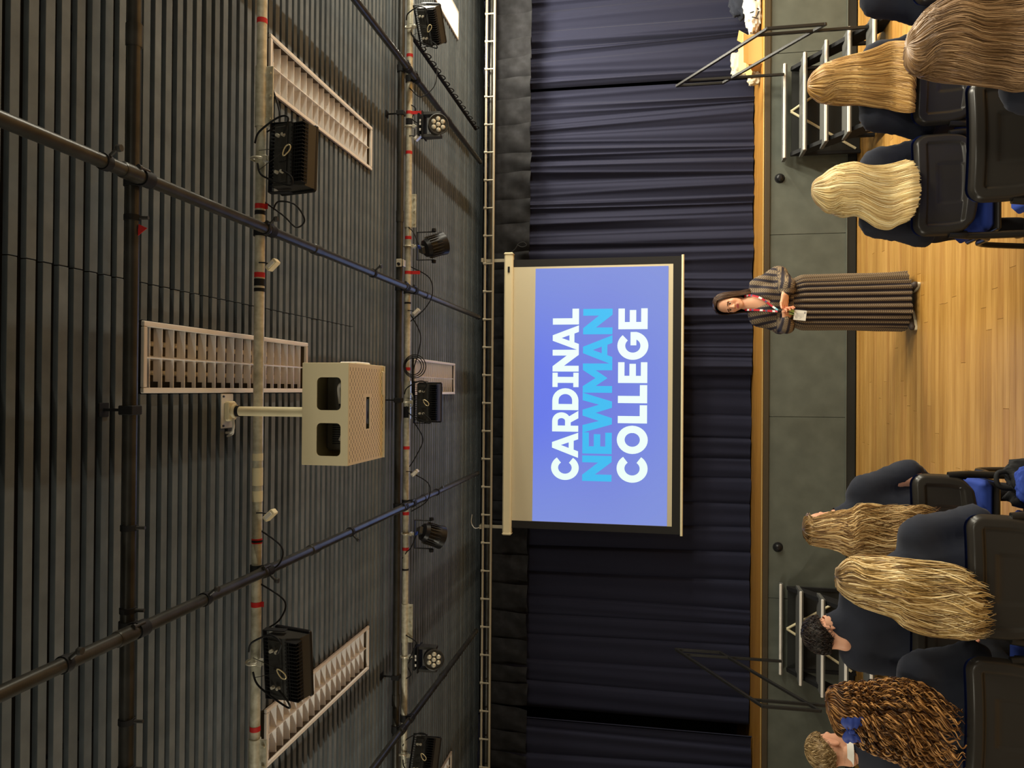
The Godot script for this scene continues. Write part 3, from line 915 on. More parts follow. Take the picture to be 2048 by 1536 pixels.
func ring(r: float, a0: float, a1: float) -> Array:
	var o := []
	for i in 33: o.append(Vector2(0.545 + r * 1.0 * cos(lerpf(a0, a1, i / 32.0)), 0.5 + (r - 0.0) * sin(lerpf(a0, a1, i / 32.0))))
	var ri := r - 0.27
	for i in 33: o.append(Vector2(0.545 + ri * cos(lerpf(a1, a0, i / 32.0)), 0.5 + ri * sin(lerpf(a1, a0, i / 32.0))))
	return o

func lit(key: String, c: Color, e: float) -> StandardMaterial3D:
	if mats.has(key): return mats[key]
	var m := mat(key, c, 0.7)
	m.albedo_color = Color(c.r * 0.4, c.g * 0.4, c.b * 0.4)
	m.emission_enabled = true; m.emission = c; m.emission_energy_multiplier = e
	return m

func screen() -> void:
	var z := -9.3
	var t := thing("projection_screen", "large pull-down projection screen with black borders showing a blue college title slide", "projection screen", Vector3(-0.05, 0, z))
	var b := MB.new()
	# casing: an eight-sided extrusion with end caps
	b.prism([Vector2(-0.045, -0.03), Vector2(-0.03, -0.05), Vector2(0.04, -0.05), Vector2(0.055, -0.035), Vector2(0.055, 0.045), Vector2(0.04, 0.06), Vector2(-0.03, 0.06), Vector2(-0.045, 0.045)], -1.7, 1.7, Transform3D(Basis(Vector3.UP, PI / 2), Vector3(0.0, 3.93, 0)))
	part("casing", b, mats.cream, t)
	for s in [-1.0, 1.0]:
		b = MB.new()
		b.box(Vector3(s * 1.715, 3.935, 0), Vector3(0.035, 0.125, 0.115), 0.02)
		part("end_cap", b, mats.cream, t)
		b = MB.new()
		b.box(Vector3(s * 1.64, 4.12, 0.0), Vector3(0.04, 0.3, 0.012), 0.003)
		b.box(Vector3(s * 1.64, 4.26, 0.0), Vector3(0.05, 0.03, 0.14), 0.003)
		part("hanging_bracket", b, mats.ladder, t)
	b = MB.new()
	b.box(Vector3(1.52, 3.93, 0.054), Vector3(0.07, 0.025, 0.006), 0.002)
	part("maker_plate", b, mats.black, t)
	# the cloth: black bordered, a little wider at the foot as hung
	var fab := mat("screen_cloth", rgb(204, 194, 164), 0.85)
	b = MB.new()
	b.box(Vector3(0, 2.92, -0.004), Vector3(3.16, 1.98, 0.003))
	part("white_cloth", b, fab, t)
	b = MB.new()
	for s in [-1.0, 1.0]: b.box(Vector3(s * 1.6, 2.928, -0.004), Vector3(0.09, 1.942, 0.0045))
	b.box(Vector3(0, 1.902, -0.004), Vector3(3.29, 0.11, 0.0045))
	part("black_border", b, mat("border_black", rgb(34, 33, 32), 0.85), t)
	b = MB.new()
	b.tube([Vector3(-1.66, 1.845, 0.0), Vector3(1.66, 1.845, 0.0)], 0.016, 14)
	part("bottom_bar", b, mats.cream, t)
	b = MB.new()
	b.tube(tube_path([Vector3(1.73, 3.92, 0.0), Vector3(1.78, 3.86, 0.0), Vector3(1.84, 3.82, 0.0), Vector3(1.86, 3.76, 0.0), Vector3(1.82, 3.72, 0.0), Vector3(1.8, 3.78, 0.0), Vector3(1.83, 3.84, 0.0)], 6), 0.006, 6)
	part("power_cable", b, mats.black, t)
	b = MB.new()
	b.tube(tube_path([Vector3(-1.64, 4.26, 0.06), Vector3(-1.66, 4.33, 0.05), Vector3(-1.6, 4.38, 0.03), Vector3(-1.5, 4.38, 0.0)], 6), 0.005, 6)
	part("white_cable", b, mats.white, t)
	# slide: the light thrown on the cloth, soft centre, computed tints
	var im := Image.create(256, 144, false, Image.FORMAT_RGB8)
	for y in 144:
		for x in 256:
			var u := x / 255.0
			var v := y / 143.0
			var k := exp(-pow((u - 0.5) / 0.36, 2.0)) 
			var top := 1.0 - v
			var c := Color(0.515, 0.585, 0.87).lerp(Color(0.41, 0.485, 0.93), clampf(k * (0.35 + 0.75 * top), 0.0, 1.0))
			c = c.lerp(Color(0.44, 0.475, 0.86), 0.45 * exp(-pow((v - 0.55) / 0.25, 2.0)) * k)
			im.set_pixel(x, y, c)
	var sm := lit("screen_slide", Color(1, 1, 1), 1.0)
	sm.albedo_color = Color(0.1, 0.1, 0.12)
	sm.emission_texture = ImageTexture.create_from_image(im)
	sm.emission = Color(1, 1, 1)
	sm.emission_operator = BaseMaterial3D.EMISSION_OP_MULTIPLY
	sm.emission_energy_multiplier = 0.95
	b = MB.new()
	var k := b.vert(Vector3(-1.552, 3.625, 0.0), Vector3.BACK, Vector2(0, 0))
	b.vert(Vector3(1.53, 3.605, 0.0), Vector3.BACK, Vector2(1, 0))
	b.vert(Vector3(1.53, 2.012, 0.0), Vector3.BACK, Vector2(1, 1))
	b.vert(Vector3(-1.552, 2.012, 0.0), Vector3.BACK, Vector2(0, 1))
	b.quad(k, k + 1, k + 2, k + 3)
	var slide := part("screen_slide", b, sm, t)
	var white := lit("screen_white", Color(0.92, 1.0, 0.98), 0.93)
	var cyan := lit("screen_cyan", Color(0.25, 0.74, 0.96), 0.9)
	# three lines of lettering: text, left edge, right edge, base line, cap height
	for line in [["CARDINAL", -1.045, 1.035, 3.07, 0.318, white], ["NEWMAN", -1.045, 1.03, 2.667, 0.352, cyan], ["COLLEGE", -1.055, 1.03, 2.252, 0.345, white]]:
		var adv := {"I": 0.62, "L": 0.68, "E": 0.78, "N": 0.94, "M": 1.08, "W": 1.48, "A": 1.08, "R": 0.88, "D": 0.94, "O": 1.09, "C": 1.0, "G": 1.09}
		var gaps := {"CA": -0.02, "AR": 0.04, "IN": 0.05, "DI": 0.05, "NA": -0.03, "AL": 0.04, "EW": -0.01, "WM": -0.0, "MA": -0.04, "AN": 0.04, "RD": 0.05}
		var txt: String = line[0]
		var total := 0.0
		for i in txt.length():
			total += adv[txt[i]]
			if i > 0: total += gaps.get(txt.substr(i - 1, 2), 0.075)
		var w: float = line[2] - line[1]
		var sx := w / total
		var x: float = line[1]
		for i in txt.length():
			if i > 0: x += gaps.get(txt.substr(i - 1, 2), 0.075) * sx
			b = MB.new()
			for poly in letter_shapes(txt[i]):
				var pp := []
				for p in poly: pp.append(Vector2(x + p.x * sx, line[3] + p.y * line[4]))
				b.prism(pp, 0.001, 0.0022)
			part("screen_letter", b, line[5], slide)
			x += adv[txt[i]] * sx
	var a := AreaLight3D.new()
	a.name = "screen_glow"
	a.area_size = Vector2(3.08, 1.6)
	a.light_color = Color(0.58, 0.7, 1.0)
	a.light_energy = 1.1
	a.area_range = 30.0; a.shadow_enabled = true
	t.add_child(a)
	a.position = Vector3(0, 2.81, 0.05)
	a.rotation.y = PI

# ---------------------------------------------------------------- projector in its cage
func rr(w: float, h: float, r: float, seg := 4, cx := 0.0, cy := 0.0) -> Array:
	var o := []
	for q in [[1, 1, 0.0], [-1, 1, PI / 2], [-1, -1, PI], [1, -1, PI * 1.5]]:
		for i in seg + 1:
			var an: float = q[2] + PI / 2 * i / seg
			o.append(Vector2(cx + q[0] * (w / 2 - r) + r * cos(an), cy + q[1] * (h / 2 - r) + r * sin(an)))
	return o
func holed(b: MB, w: float, h: float, holes: Array, z0: float, z1: float, xf: Transform3D) -> void:
	# a plate with rounded openings, cut into strips round each hole; holes: [cx, cy, w, h, r] side by side
	holes.sort_custom(func(p, q): return p[0] < q[0])
	var x := -w / 2
	for q in holes:
		var l: float = q[0] - q[2] / 2
		var r_: float = q[0] + q[2] / 2
		b.prism([Vector2(x, -h / 2), Vector2(l, -h / 2), Vector2(l, h / 2), Vector2(x, h / 2)], z0, z1, xf)
		var loop := rr(q[2], q[3], q[4], 5, q[0], q[1])
		var top := [Vector2(l, h / 2), Vector2(r_, h / 2)]
		var bot := [Vector2(r_, -h / 2), Vector2(l, -h / 2)]
		for p in range(0, 12): top.append(loop[p])
		for p in range(12, 24): bot.append(loop[p])
		b.prism(top, z0, z1, xf); b.prism(bot, z0, z1, xf)
		x = r_
	b.prism([Vector2(x, -h / 2), Vector2(w / 2, -h / 2), Vector2(w / 2, h / 2), Vector2(x, h / 2)], z0, z1, xf)

func projector() -> void:
	var t := thing("projector_cage", "cream metal projector cage hanging on a white pole from the ceiling", "projector", Vector3(-0.13, 3.66, -3.88))
	var b := MB.new()
	var w := 0.512
	var h := 0.245
	var d := 0.5
	holed(b, w, h, [[-0.128, -0.02, 0.165, 0.128, 0.022], [0.102, -0.02, 0.165, 0.128, 0.022]], -0.002, 0.002, Transform3D(Basis.IDENTITY, Vector3(0, h / 2, d / 2)))
	part("rear_plate", b, mats.cream, t)
	b = MB.new()
	b.box(Vector3(-w / 2, h / 2, 0), Vector3(0.004, h, d), 0.001)
	b.box(Vector3(w / 2, h / 2, 0), Vector3(0.004, h, d), 0.001)
	b.box(Vector3(0, h, 0), Vector3(w, 0.004, d), 0.001)
	part("side_plates", b, mats.cream, t)
	b = MB.new()
	holed(b, w, h, [[0.0, 0.0, 0.14, 0.12, 0.03]], -0.002, 0.002, Transform3D(Basis.IDENTITY, Vector3(0, h / 2, -d / 2)))
	part("front_plate", b, mats.cream, t)
	# perforated floor with a hand slot
	b = MB.new()
	b.box(Vector3(-0.17, 0, 0), Vector3(0.17, 0.003, d))
	b.box(Vector3(0.17, 0, 0), Vector3(0.17, 0.003, d))
	b.box(Vector3(0, 0, 0.13), Vector3(0.17, 0.003, 0.24))
	b.box(Vector3(0, 0, -0.145), Vector3(0.17, 0.003, 0.21))
	part("floor_plate", b, mats.cream, t)
	b = MB.new()
	for i in 26:
		for j in 13:
			var x := -0.235 + 0.0385 * j + (0.019 if i % 2 else 0.0)
			var z := 0.232 - 0.0186 * i
			if absf(x) < 0.1 and z < 0.03 and z > -0.06: continue
			if x > 0.24: continue
			b.box(Vector3(x, -0.0016, z), Vector3(0.018, 0.0012, 0.0032))
	tag(part("vent_slots", b, mats.cream_dark, t), "", "", "", "stuff")
	b = MB.new()
	b.box(Vector3(-0.0, 0.004, d / 2 - 0.01), Vector3(w, 0.012, 0.004))
	b.box(Vector3(0, -0.004, -d / 2 + 0.004), Vector3(w, 0.016, 0.006), 0.001)
	b.box(Vector3(0.16, -0.005, -d / 2 + 0.02), Vector3(0.13, 0.012, 0.02), 0.002)
	part("lip", b, mats.cream, t)
	b = MB.new()
	b.box(Vector3(0.264, 0.09, -0.06), Vector3(0.014, 0.1, 0.19), 0.006)
	part("side_door", b, mats.white_frame, t)
	# pole and ceiling foot
	b = MB.new()
	b.tube([Vector3(0, h, 0), Vector3(0, 0.755, 0)], 0.026, 20)
	part("pole", b, mats.cream, t)
	b = MB.new()
	b.tube([Vector3(0, 0.735, 0), Vector3(0, 0.77, 0)], 0.03, 20)
	part("black_collar", b, mats.black, t)
	b = MB.new()
	b.box(Vector3(0, 0.812, 0), Vector3(0.19, 0.01, 0.12), 0.004)
	part("ceiling_plate", b, mats.white, t)
	b = MB.new()
	b.box(Vector3(0, 0.79, 0), Vector3(0.11, 0.04, 0.085), 0.014)
	b.lathe([[0.0, 0.0], [0.036, 0.002], [0.04, 0.014], [0.034, 0.03]], Transform3D(Basis.IDENTITY, Vector3(0, 0.752, 0)))
	part("swivel", b, mats.cream, t)
	for s in [-0.08, 0.08]:
		b = MB.new()
		b.tube([Vector3(s, 0.8, 0.045), Vector3(s, 0.812, 0.045)], 0.006, 8)
		part("screw", b, mats.fitting, t)
	b = MB.new()
	b.tube(tube_path([Vector3(-0.03, 0.775, 0.0), Vector3(-0.08, 0.762, 0.012), Vector3(-0.115, 0.775, 0.008), Vector3(-0.12, 0.815, 0.0)], 5), 0.007, 8)
	b.tube(tube_path([Vector3(-0.03, 0.782, -0.01), Vector3(-0.09, 0.772, 0.0), Vector3(-0.125, 0.78, -0.01), Vector3(-0.14, 0.815, -0.01)], 5), 0.005, 8)
	part("white_cable", b, mats.white, t)
	# what shows inside
	var p := thing("projector", "grey projector with pale cables inside the cream cage", "projector", Vector3(-0.13, 3.675, -3.9))
	b = MB.new()
	b.box(Vector3(0.0, 0.125, -0.06), Vector3(0.4, 0.12, 0.3), 0.015)
	part("body", b, mat("projector_grey", rgb(84, 82, 76), 0.5), p)
	b = MB.new()
	for k in 10: b.box(Vector3(-0.16 + 0.012 * k, 0.11, 0.091), Vector3(0.006, 0.07, 0.003))
	for k in 4: b.box(Vector3(0.05 + 0.03 * k, 0.1, 0.091), Vector3(0.02, 0.02, 0.004), 0.001)
	part("grille", b, mats.black, p)
	b = MB.new()
	b.tube(tube_path([Vector3(0.04, 0.08, 0.1), Vector3(0.09, 0.06, 0.16), Vector3(0.15, 0.07, 0.15), Vector3(0.13, 0.1, 0.12), Vector3(0.05, 0.1, 0.1)], 6), 0.009, 8)
	b.tube(tube_path([Vector3(-0.14, 0.1, 0.1), Vector3(-0.1, 0.06, 0.16), Vector3(-0.06, 0.07, 0.15), Vector3(-0.04, 0.12, 0.1)], 6), 0.007, 8)
	b.box(Vector3(-0.11, 0.03, 0.17), Vector3(0.07, 0.035, 0.05), 0.008, Basis(Vector3.UP, 0.3))
	part("cables", b, mats.white, p)
	b = MB.new()
	b.lathe([[0.0, 0.0], [0.04, 0.0], [0.045, 0.03], [0.036, 0.03], [0.0, 0.02]], Transform3D(Basis(Vector3.RIGHT, -PI / 2), Vector3(-0.02, 0.115, -0.2)), 20)
	part("lens", b, mats.black_gloss, p)

# ---------------------------------------------------------------- lanterns on the bars
func bar_clamp(t: Node3D, drop: float) -> void:
	# t stands at the bar's axis; the clamp hooks over it and ends in a bolt below
	var b := MB.new()
	var ps := []
	for i in 13: ps.append(Vector3(0, cos(-0.6 + 4.6 * i / 12.0) * 0.036, sin(-0.6 + 4.6 * i / 12.0) * 0.036))
	b.tube(ps, 0.008, 8)
	b.box(Vector3(0, -0.045, 0.0), Vector3(0.036, 0.03, 0.04), 0.006)
	part("hook_clamp", b, mats.chrome, t)
	b = MB.new()
	b.tube([Vector3(0, -0.05, 0), Vector3(0, -drop, 0)], 0.008, 8)
	b.lathe([[0.0, 0.012], [0.016, 0.012], [0.016, 0.0], [0.0, 0.0]], Transform3D(Basis.IDENTITY, Vector3(0, -drop + 0.002, 0)), 6)
	part("bolt", b, mats.chrome, t)

func carabiner(t: Node3D, at: Vector3, turn: float) -> void:
	var b := MB.new()
	var ps := []
	for i in 17:
		var a := TAU * i / 16
		ps.append(at + Basis(Vector3.BACK, turn) * Vector3(cos(a) * 0.015 * (1.0 - 0.3 * sin(a)), sin(a) * 0.034, 0))
	b.tube(ps, 0.0036, 6, false)
	part("carabiner", b, mats.brass, t)

func flood(label: String, at: Vector3, w: float, turn: float, tip: float) -> Node3D:
	# black flood seen from behind: yoke plate, back box, deep finned housing with a flared rim that faces the stage
	var t := thing("flood_light", label, "stage light", at, turn, "black flood lights")
	bar_clamp(t, 0.075)
	var hh := w * 0.56
	var bs := Basis(Vector3.RIGHT, tip)
	var org := Vector3(0, -0.1 - hh * 0.5, 0)
	var b := MB.new()
	b.box(Vector3(0, -0.078, 0), Vector3(w * 1.03, 0.006, 0.04), 0.002)
	for s in [-1.0, 1.0]: b.box(Vector3(s * w * 0.515, -0.078 - hh * 0.3, 0), Vector3(0.006, hh * 0.62, 0.04), 0.002)
	part("yoke", b, mats.black, t)
	b = MB.new()
	# the housing: wedge that widens towards the front
	b.prism([Vector2(-0.05, hh * 0.5), Vector2(0.06, hh * 0.36), Vector2(0.06, -hh * 0.1), Vector2(0.02, -hh * 0.5), Vector2(-0.05, -hh * 0.55)], -w * 0.46, w * 0.46, Transform3D(bs * Basis(Vector3.UP, -PI / 2), org))
	part("housing", b, mats.fitting, t)
	b = MB.new()
	b.box(org + bs * Vector3(0, 0, -0.06), Vector3(w, hh * 1.16, 0.03), 0.012, bs)
	part("front_rim", b, mats.black_gloss, t)
	b = MB.new()
	for k in 17:
		var x := -w * 0.43 + w * 0.86 * k / 16.0
		b.box(org + bs * Vector3(x, -hh * 0.38, 0.045), Vector3(0.004, hh * 0.36, 0.05), 0.0, bs)
		b.box(org + bs * Vector3(x, hh * 0.46, 0.02), Vector3(0.004, hh * 0.12, 0.06), 0.0, bs)
	for k in 6: b.box(org + bs * Vector3(0, -hh * (0.26 + 0.055 * k), 0.06 - 0.006 * k), Vector3(w * 0.86, 0.004, 0.03), 0.0, bs)
	part("cooling_fins", b, mats.black, t)
	b = MB.new()
	b.box(org + bs * Vector3(0, hh * 0.13, 0.064), Vector3(w * 0.82, hh * 0.4, 0.012), 0.004, bs)
	part("back_plate", b, mats.fitting, t)
	b = MB.new()
	for x in [-0.27, 0.27]:
		for y in [0.2, 0.03]:
			b = MB.new()
			b.lathe([[0.0, 0.02], [0.009, 0.019], [0.011, 0.0]], Transform3D(bs * Basis(Vector3.RIGHT, PI / 2), org + bs * Vector3(x * w, hh * y, 0.069)), 10)
			part("cable_gland", b, mats.chrome, t)
	b = MB.new()
	b.box(org + bs * Vector3(-0.02, hh * 0.04, 0.073), Vector3(0.05, 0.05, 0.012), 0.004, bs)
	part("rating_plate", b, mats.fitting, t)
	b = MB.new()
	b.tube(tube_path([Vector3(w * 0.27, org.y + hh * 0.05, 0.09), Vector3(w * 0.46, org.y - 0.03, 0.12), Vector3(w * 0.52, org.y + 0.05, 0.08), Vector3(w * 0.36, -0.03, 0.05), Vector3(w * 0.2, -0.0, 0.04)], 8), 0.0055, 8)
	b.tube(tube_path([Vector3(-w * 0.27, org.y + hh * 0.05, 0.09), Vector3(-w * 0.4, org.y - 0.06, 0.12), Vector3(-w * 0.5, org.y - 0.04, 0.1), Vector3(-w * 0.3, -0.06, 0.05), Vector3(-w * 0.1, -0.02, 0.04)], 8), 0.0055, 8)
	part("cable", b, mats.black, t)
	b = MB.new()
	b.tube([Vector3(w * 0.1, -0.02, 0.03), Vector3(0.02, org.y, 0.1)], 0.002, 5)
	b.tube([Vector3(-w * 0.2, -0.02, 0.03), Vector3(0.0, org.y, 0.1)], 0.002, 5)
	part("safety_wire", b, mats.fitting, t)
	carabiner(t, Vector3(0.0, org.y - 0.02, 0.11), 1.0 if at.x > 0.5 else -0.8)
	return t

func fresnel(label: String, at: Vector3, side: float) -> void:
	var t := thing("spot_light", label, "stage light", at, 0.0, "round black spot lights")
	bar_clamp(t, 0.08)
	var b := MB.new()
	b.box(Vector3(0, -0.085, 0), Vector3(0.25, 0.006, 0.03), 0.002)
	for s in [-1.0, 1.0]: b.box(Vector3(s * 0.125, -0.165, 0), Vector3(0.006, 0.165, 0.03), 0.002)
	part("yoke", b, mats.fitting, t)
	# the barrel points down and away to the stage, its ribbed back towards the hall
	var dir := Vector3(side * 0.35, -0.72, -0.62).normalized()
	var bx := dir.cross(Vector3.UP).normalized()
	var xf := Transform3D(Basis(bx, -dir, bx.cross(-dir)), Vector3(0, -0.24, -0.01))
	b = MB.new()
	b.lathe([[0.0, 0.11], [0.05, 0.11], [0.075, 0.095], [0.085, 0.06], [0.088, 0.0], [0.1, -0.05], [0.105, -0.1], [0.098, -0.1], [0.094, -0.06], [0.0, -0.05]], xf, 28)
	part("barrel", b, mats.black_gloss, t)
	b = MB.new()
	for k in 22:
		var a := TAU * k / 22
		b.box(xf * Vector3(cos(a) * 0.092, 0.0, sin(a) * 0.092), Vector3(0.014, 0.12, 0.004), 0.0, xf.basis * Basis(Vector3.UP, -a))
	part("cooling_ribs", b, mats.fitting, t)
	b = MB.new()
	b.box(xf * Vector3(0, 0.125, 0), Vector3(0.07, 0.04, 0.07), 0.008, xf.basis)
	part("lamp_cap", b, mats.fitting, t)
	b = MB.new()
	b.box(xf * Vector3(0.03 * side, 0.15, 0.0), Vector3(0.03, 0.012, 0.03), 0.003, xf.basis)
	part("blue_plug", b, mats.blue_cloth, t)
	b = MB.new()
	b.lathe([[0.0, 0.03], [0.02, 0.026], [0.022, 0.0]], Transform3D(Basis(Vector3.FORWARD, PI / 2), Vector3(0.128, -0.24, 0)), 12)
	b.lathe([[0.0, 0.03], [0.02, 0.026], [0.022, 0.0]], Transform3D(Basis(Vector3.FORWARD, -PI / 2), Vector3(-0.128, -0.24, 0)), 12)
	part("tilt_knob", b, mats.black, t)
	b = MB.new()
	b.tube(tube_path([xf * Vector3(0, 0.14, 0), Vector3(side * 0.1, -0.08, 0.08), Vector3(side * 0.16, -0.02, 0.03), Vector3(side * 0.22, 0.02, 0.02)], 8), 0.005, 6)
	part("cable", b, mats.black, t)

func led_par(label: String, at: Vector3, side: float) -> void:
	# lamp with seven lenses that looks back over the hall
	var t := thing("led_light", label, "stage light", at, 0.0, "seven-lens LED lamps")
	bar_clamp(t, 0.1)
	var b := MB.new()
	b.box(Vector3(0, -0.105, 0.0), Vector3(0.2, 0.02, 0.12), 0.004)
	b.box(Vector3(0, -0.14, 0.0), Vector3(0.24, 0.012, 0.14), 0.004)
	part("base_plate", b, mats.black, t)
	b = MB.new()
	for x in [-0.05, 0.0, 0.03]: b.box(Vector3(x, -0.122, 0.062), Vector3(0.022, 0.014, 0.004), 0.001)
	part("display", b, mats.white_frame, t)
	b = MB.new()
	for s in [-1.0, 1.0]:
		b = MB.new()
		b.prism([Vector2(-0.045, -0.14), Vector2(0.045, -0.14), Vector2(0.035, -0.3), Vector2(-0.035, -0.3)], s * 0.1 - 0.012, s * 0.1 + 0.012, Transform3D(Basis(Vector3.UP, PI / 2), Vector3.ZERO))
		part("arm", b, mats.fitting, t)
	var dir := Vector3(-side * 0.12, -0.42, 0.9).normalized()
	var bx := dir.cross(Vector3.UP).normalized()
	var xf := Transform3D(Basis(bx, dir, bx.cross(dir)), Vector3(0, -0.265, 0.0))
	b = MB.new()
	b.lathe([[0.0, -0.1], [0.06, -0.1], [0.08, -0.06], [0.088, 0.03], [0.092, 0.055], [0.086, 0.058], [0.08, 0.045], [0.0, 0.045]], xf, 24)
	part("head", b, mats.fitting, t)
	b = MB.new()
	for k in 7:
		var a := TAU * k / 6
		var rr_ := 0.0 if k == 6 else 0.048
		b.lathe([[0.0, 0.062], [0.012, 0.06], [0.019, 0.052], [0.021, 0.044]], xf * Transform3D(Basis.IDENTITY, Vector3(cos(a) * rr_, 0, sin(a) * rr_)), 14)
	part("lens_cluster", b, mats.chrome, t)
	b = MB.new()
	b.tube(tube_path([Vector3(0.03, -0.1, -0.05), Vector3(0.08 * side, -0.02, -0.03), Vector3(0.16 * side, -0.06, 0.0), Vector3(0.2 * side, 0.0, 0.02)], 8), 0.005, 6)
	part("cable", b, mats.black, t)

func stage_lights() -> void:
	flood("black flood light clamped to the front bar right of the projector, seen from behind", Vector3(1.28, BAR_Y, -3.97), 0.38, 0.05, -0.2)
	flood("black flood light clamped to the front bar on the left, overlapping a ceiling light", Vector3(-1.53, BAR_Y, -3.97), 0.38, -0.1, -0.2)
	flood("black flood light on the rear bar below the projector, in front of a ceiling light", Vector3(-0.12, BAR_Y, -6.6), 0.36, 0.0, -0.1)
	flood("black flood light on the rear bar next to the glowing ceiling light", Vector3(3.25, BAR_Y, -6.6), 0.34, -0.7, -0.35)
	flood("black flood light on the rear bar at the far left, by the unlit corner light", Vector3(-3.27, BAR_Y, -6.6), 0.36, 0.5, -0.35)
	fresnel("round black ribbed spot light on the rear bar, above the screen's right edge", Vector3(1.28, BAR_Y, -6.63), 1.0)
	fresnel("round black ribbed spot light on the rear bar, above the screen's left edge", Vector3(-1.3, BAR_Y, -6.63), -1.0)
	led_par("black seven-lens LED lamp on the rear bar at the right", Vector3(2.36, BAR_Y, -6.63), 1.0)
	led_par("black seven-lens LED lamp on the rear bar at the left", Vector3(-2.4, BAR_Y, -6.63), -1.0)
	var b := MB.new()
	b.box(Vector3(0, -0.02, 0), Vector3(0.34, 0.012, 0.03), 0.002)
	b.tube(tube_path([Vector3(-0.06, -0.03, 0), Vector3(0, -0.055, 0), Vector3(0.06, -0.03, 0)], 5), 0.007, 6)
	tag(part("metal_strap", b, mats.chrome, null, Vector3(-0.1, BAR_Y - 0.02, -6.6)), "pale metal strap lying along the rear bar above the middle flood", "bracket")

# ---------------------------------------------------------------- steps and their handrails
func stairs_and_rails() -> void:
	for s in [1, -1]:
		var x0 := 2.545 if s > 0 else -3.105
		var z0 := -8.78 if s > 0 else -8.87
		var word := "right" if s > 0 else "left"
		var w := 1.035 if s > 0 else 0.995
		var run := 0.262 if s > 0 else 0.285
		var t := thing("stage_steps", "black open stage steps with pale nosings at the %s of the stage" % word, "steps", Vector3(x0 + w / 2, 0, z0), 0.0, "portable stage steps")
		for k in 5:
			var y := 0.8 - 0.16 * k
			var z := run * k
			var b := MB.new()
			var dp := 0.15 if k == 0 else 0.26
			if s < 0 and k == 0: dp = 0.07
			b.box(Vector3(0, y - 0.02, z - dp / 2), Vector3(w, 0.036, dp), 0.004)
			var tr := part("tread", b, mats.tread, t)
			b = MB.new()
			b.box(Vector3(0, y - 0.008, z + 0.006), Vector3(w, 0.026, 0.024), 0.006)
			part("nosing", b, mats.white_frame, tr)
		for e in [-1.0, 1.0]:
			var b := MB.new()
			var st := []
			b.prism([Vector2(0.02, 0.72), Vector2(-run * 4.0 - 0.02, 0.06), Vector2(-run * 4.0 - 0.02, 0.0), Vector2(-run * 3.0, 0.0), Vector2(0.03, 0.6), Vector2(0.03, 0.72)], -0.02, 0.02, Transform3D(Basis(Vector3.UP, PI / 2), Vector3(e * (w / 2 - 0.05), 0, 0)))
			part("stringer", b, mats.black, t)
			for q in [[-0.02, 0.72], [run * 2.0, 0.4]]:
				b = MB.new()
				b.box(Vector3(e * (w / 2 - 0.05), q[1] / 2, q[0] - 0.02), Vector3(0.035, q[1], 0.035), 0.003)
				part("post", b, mats.black, t)
			b = MB.new()
			b.tube([Vector3(0, 0.72, -0.03), Vector3(e * (w / 2 - 0.08), 0.05, -0.03)], 0.014, 8)
			part("cross_brace", b, mats.cream, t)
		var b2 := MB.new()
		b2.box(Vector3(0, 0.36, -0.045), Vector3(w - 0.12, 0.7, 0.012))
		part("back_sheet", b2, mats.skirting, t)
	# handrails: a sloping flat-bar loop on two posts
	for s in [1, -1]:
		var t := thing("handrail", "sloping black handrail loop beside the %s stage steps" % ("right" if s > 0 else "left"), "handrail", Vector3(3.44 if s > 0 else -2.9, 0, -8.85), 0.0, "stage step handrails")
		var fx := 0.085 if s > 0 else -0.14
		var loop := [Vector3(0, 1.935 if s > 0 else 1.91, 0), Vector3(fx, 1.108 if s > 0 else 1.12, 1.07), Vector3(fx, 0.577 if s > 0 else 0.595, 1.07), Vector3(0, 1.435, 0)]
		var names := ["top_rail", "front_bar", "lower_rail", "back_bar"]
		for k in 4:
			var b := MB.new()
			var a: Vector3 = loop[k]
			var c: Vector3 = loop[(k + 1) % 4]
			var d := (c - a).normalized()
			b.box((a + c) / 2, Vector3(0.03, 0.03, a.distance_to(c) + 0.028), 0.005, Basis.looking_at(d, Vector3.RIGHT))
			part(names[k], b, mats.frame_black, t)
		for q in [[0.1, 0.8 if s > 0 else 0.8], [0.9, 0.16]]:
			var p: Vector3 = loop[0].lerp(loop[1], q[0])
			var b := MB.new()
			b.box(Vector3(p.x, (p.y + q[1]) / 2, p.z), Vector3(0.028, p.y - q[1], 0.028), 0.004)
			part("post", b, mats.frame_black, t)

# ---------------------------------------------------------------- things left on the stage
func crumple(sx: Vector3, sd: int, bumps := 0.16) -> MB:
	var fn := FastNoiseLite.new()
	fn.seed = sd; fn.frequency = 1.1; fn.fractal_octaves = 3
	var b := MB.new()
	var f := func(i: int, j: int) -> Vector3:
		var a := TAU * i / 40.0
		var e := PI * (j / 20.0 - 0.5)
		var d := Vector3(cos(a) * cos(e), -sin(e), sin(a) * cos(e))
		var q := Vector3(signf(d.x) * pow(absf(d.x), 0.7), signf(d.y) * pow(absf(d.y), 0.8), signf(d.z) * pow(absf(d.z), 0.7))
		var r := 1.0 + bumps * fn.get_noise_3dv(d * 1.6) * 2.0 + bumps * 0.5 * absf(fn.get_noise_3dv(d * 4.0))
		var p := q * r * sx
		p.y = maxf(p.y, -sx.y)
		return p
	b.grid(41, 21, f, true, true)
	return b

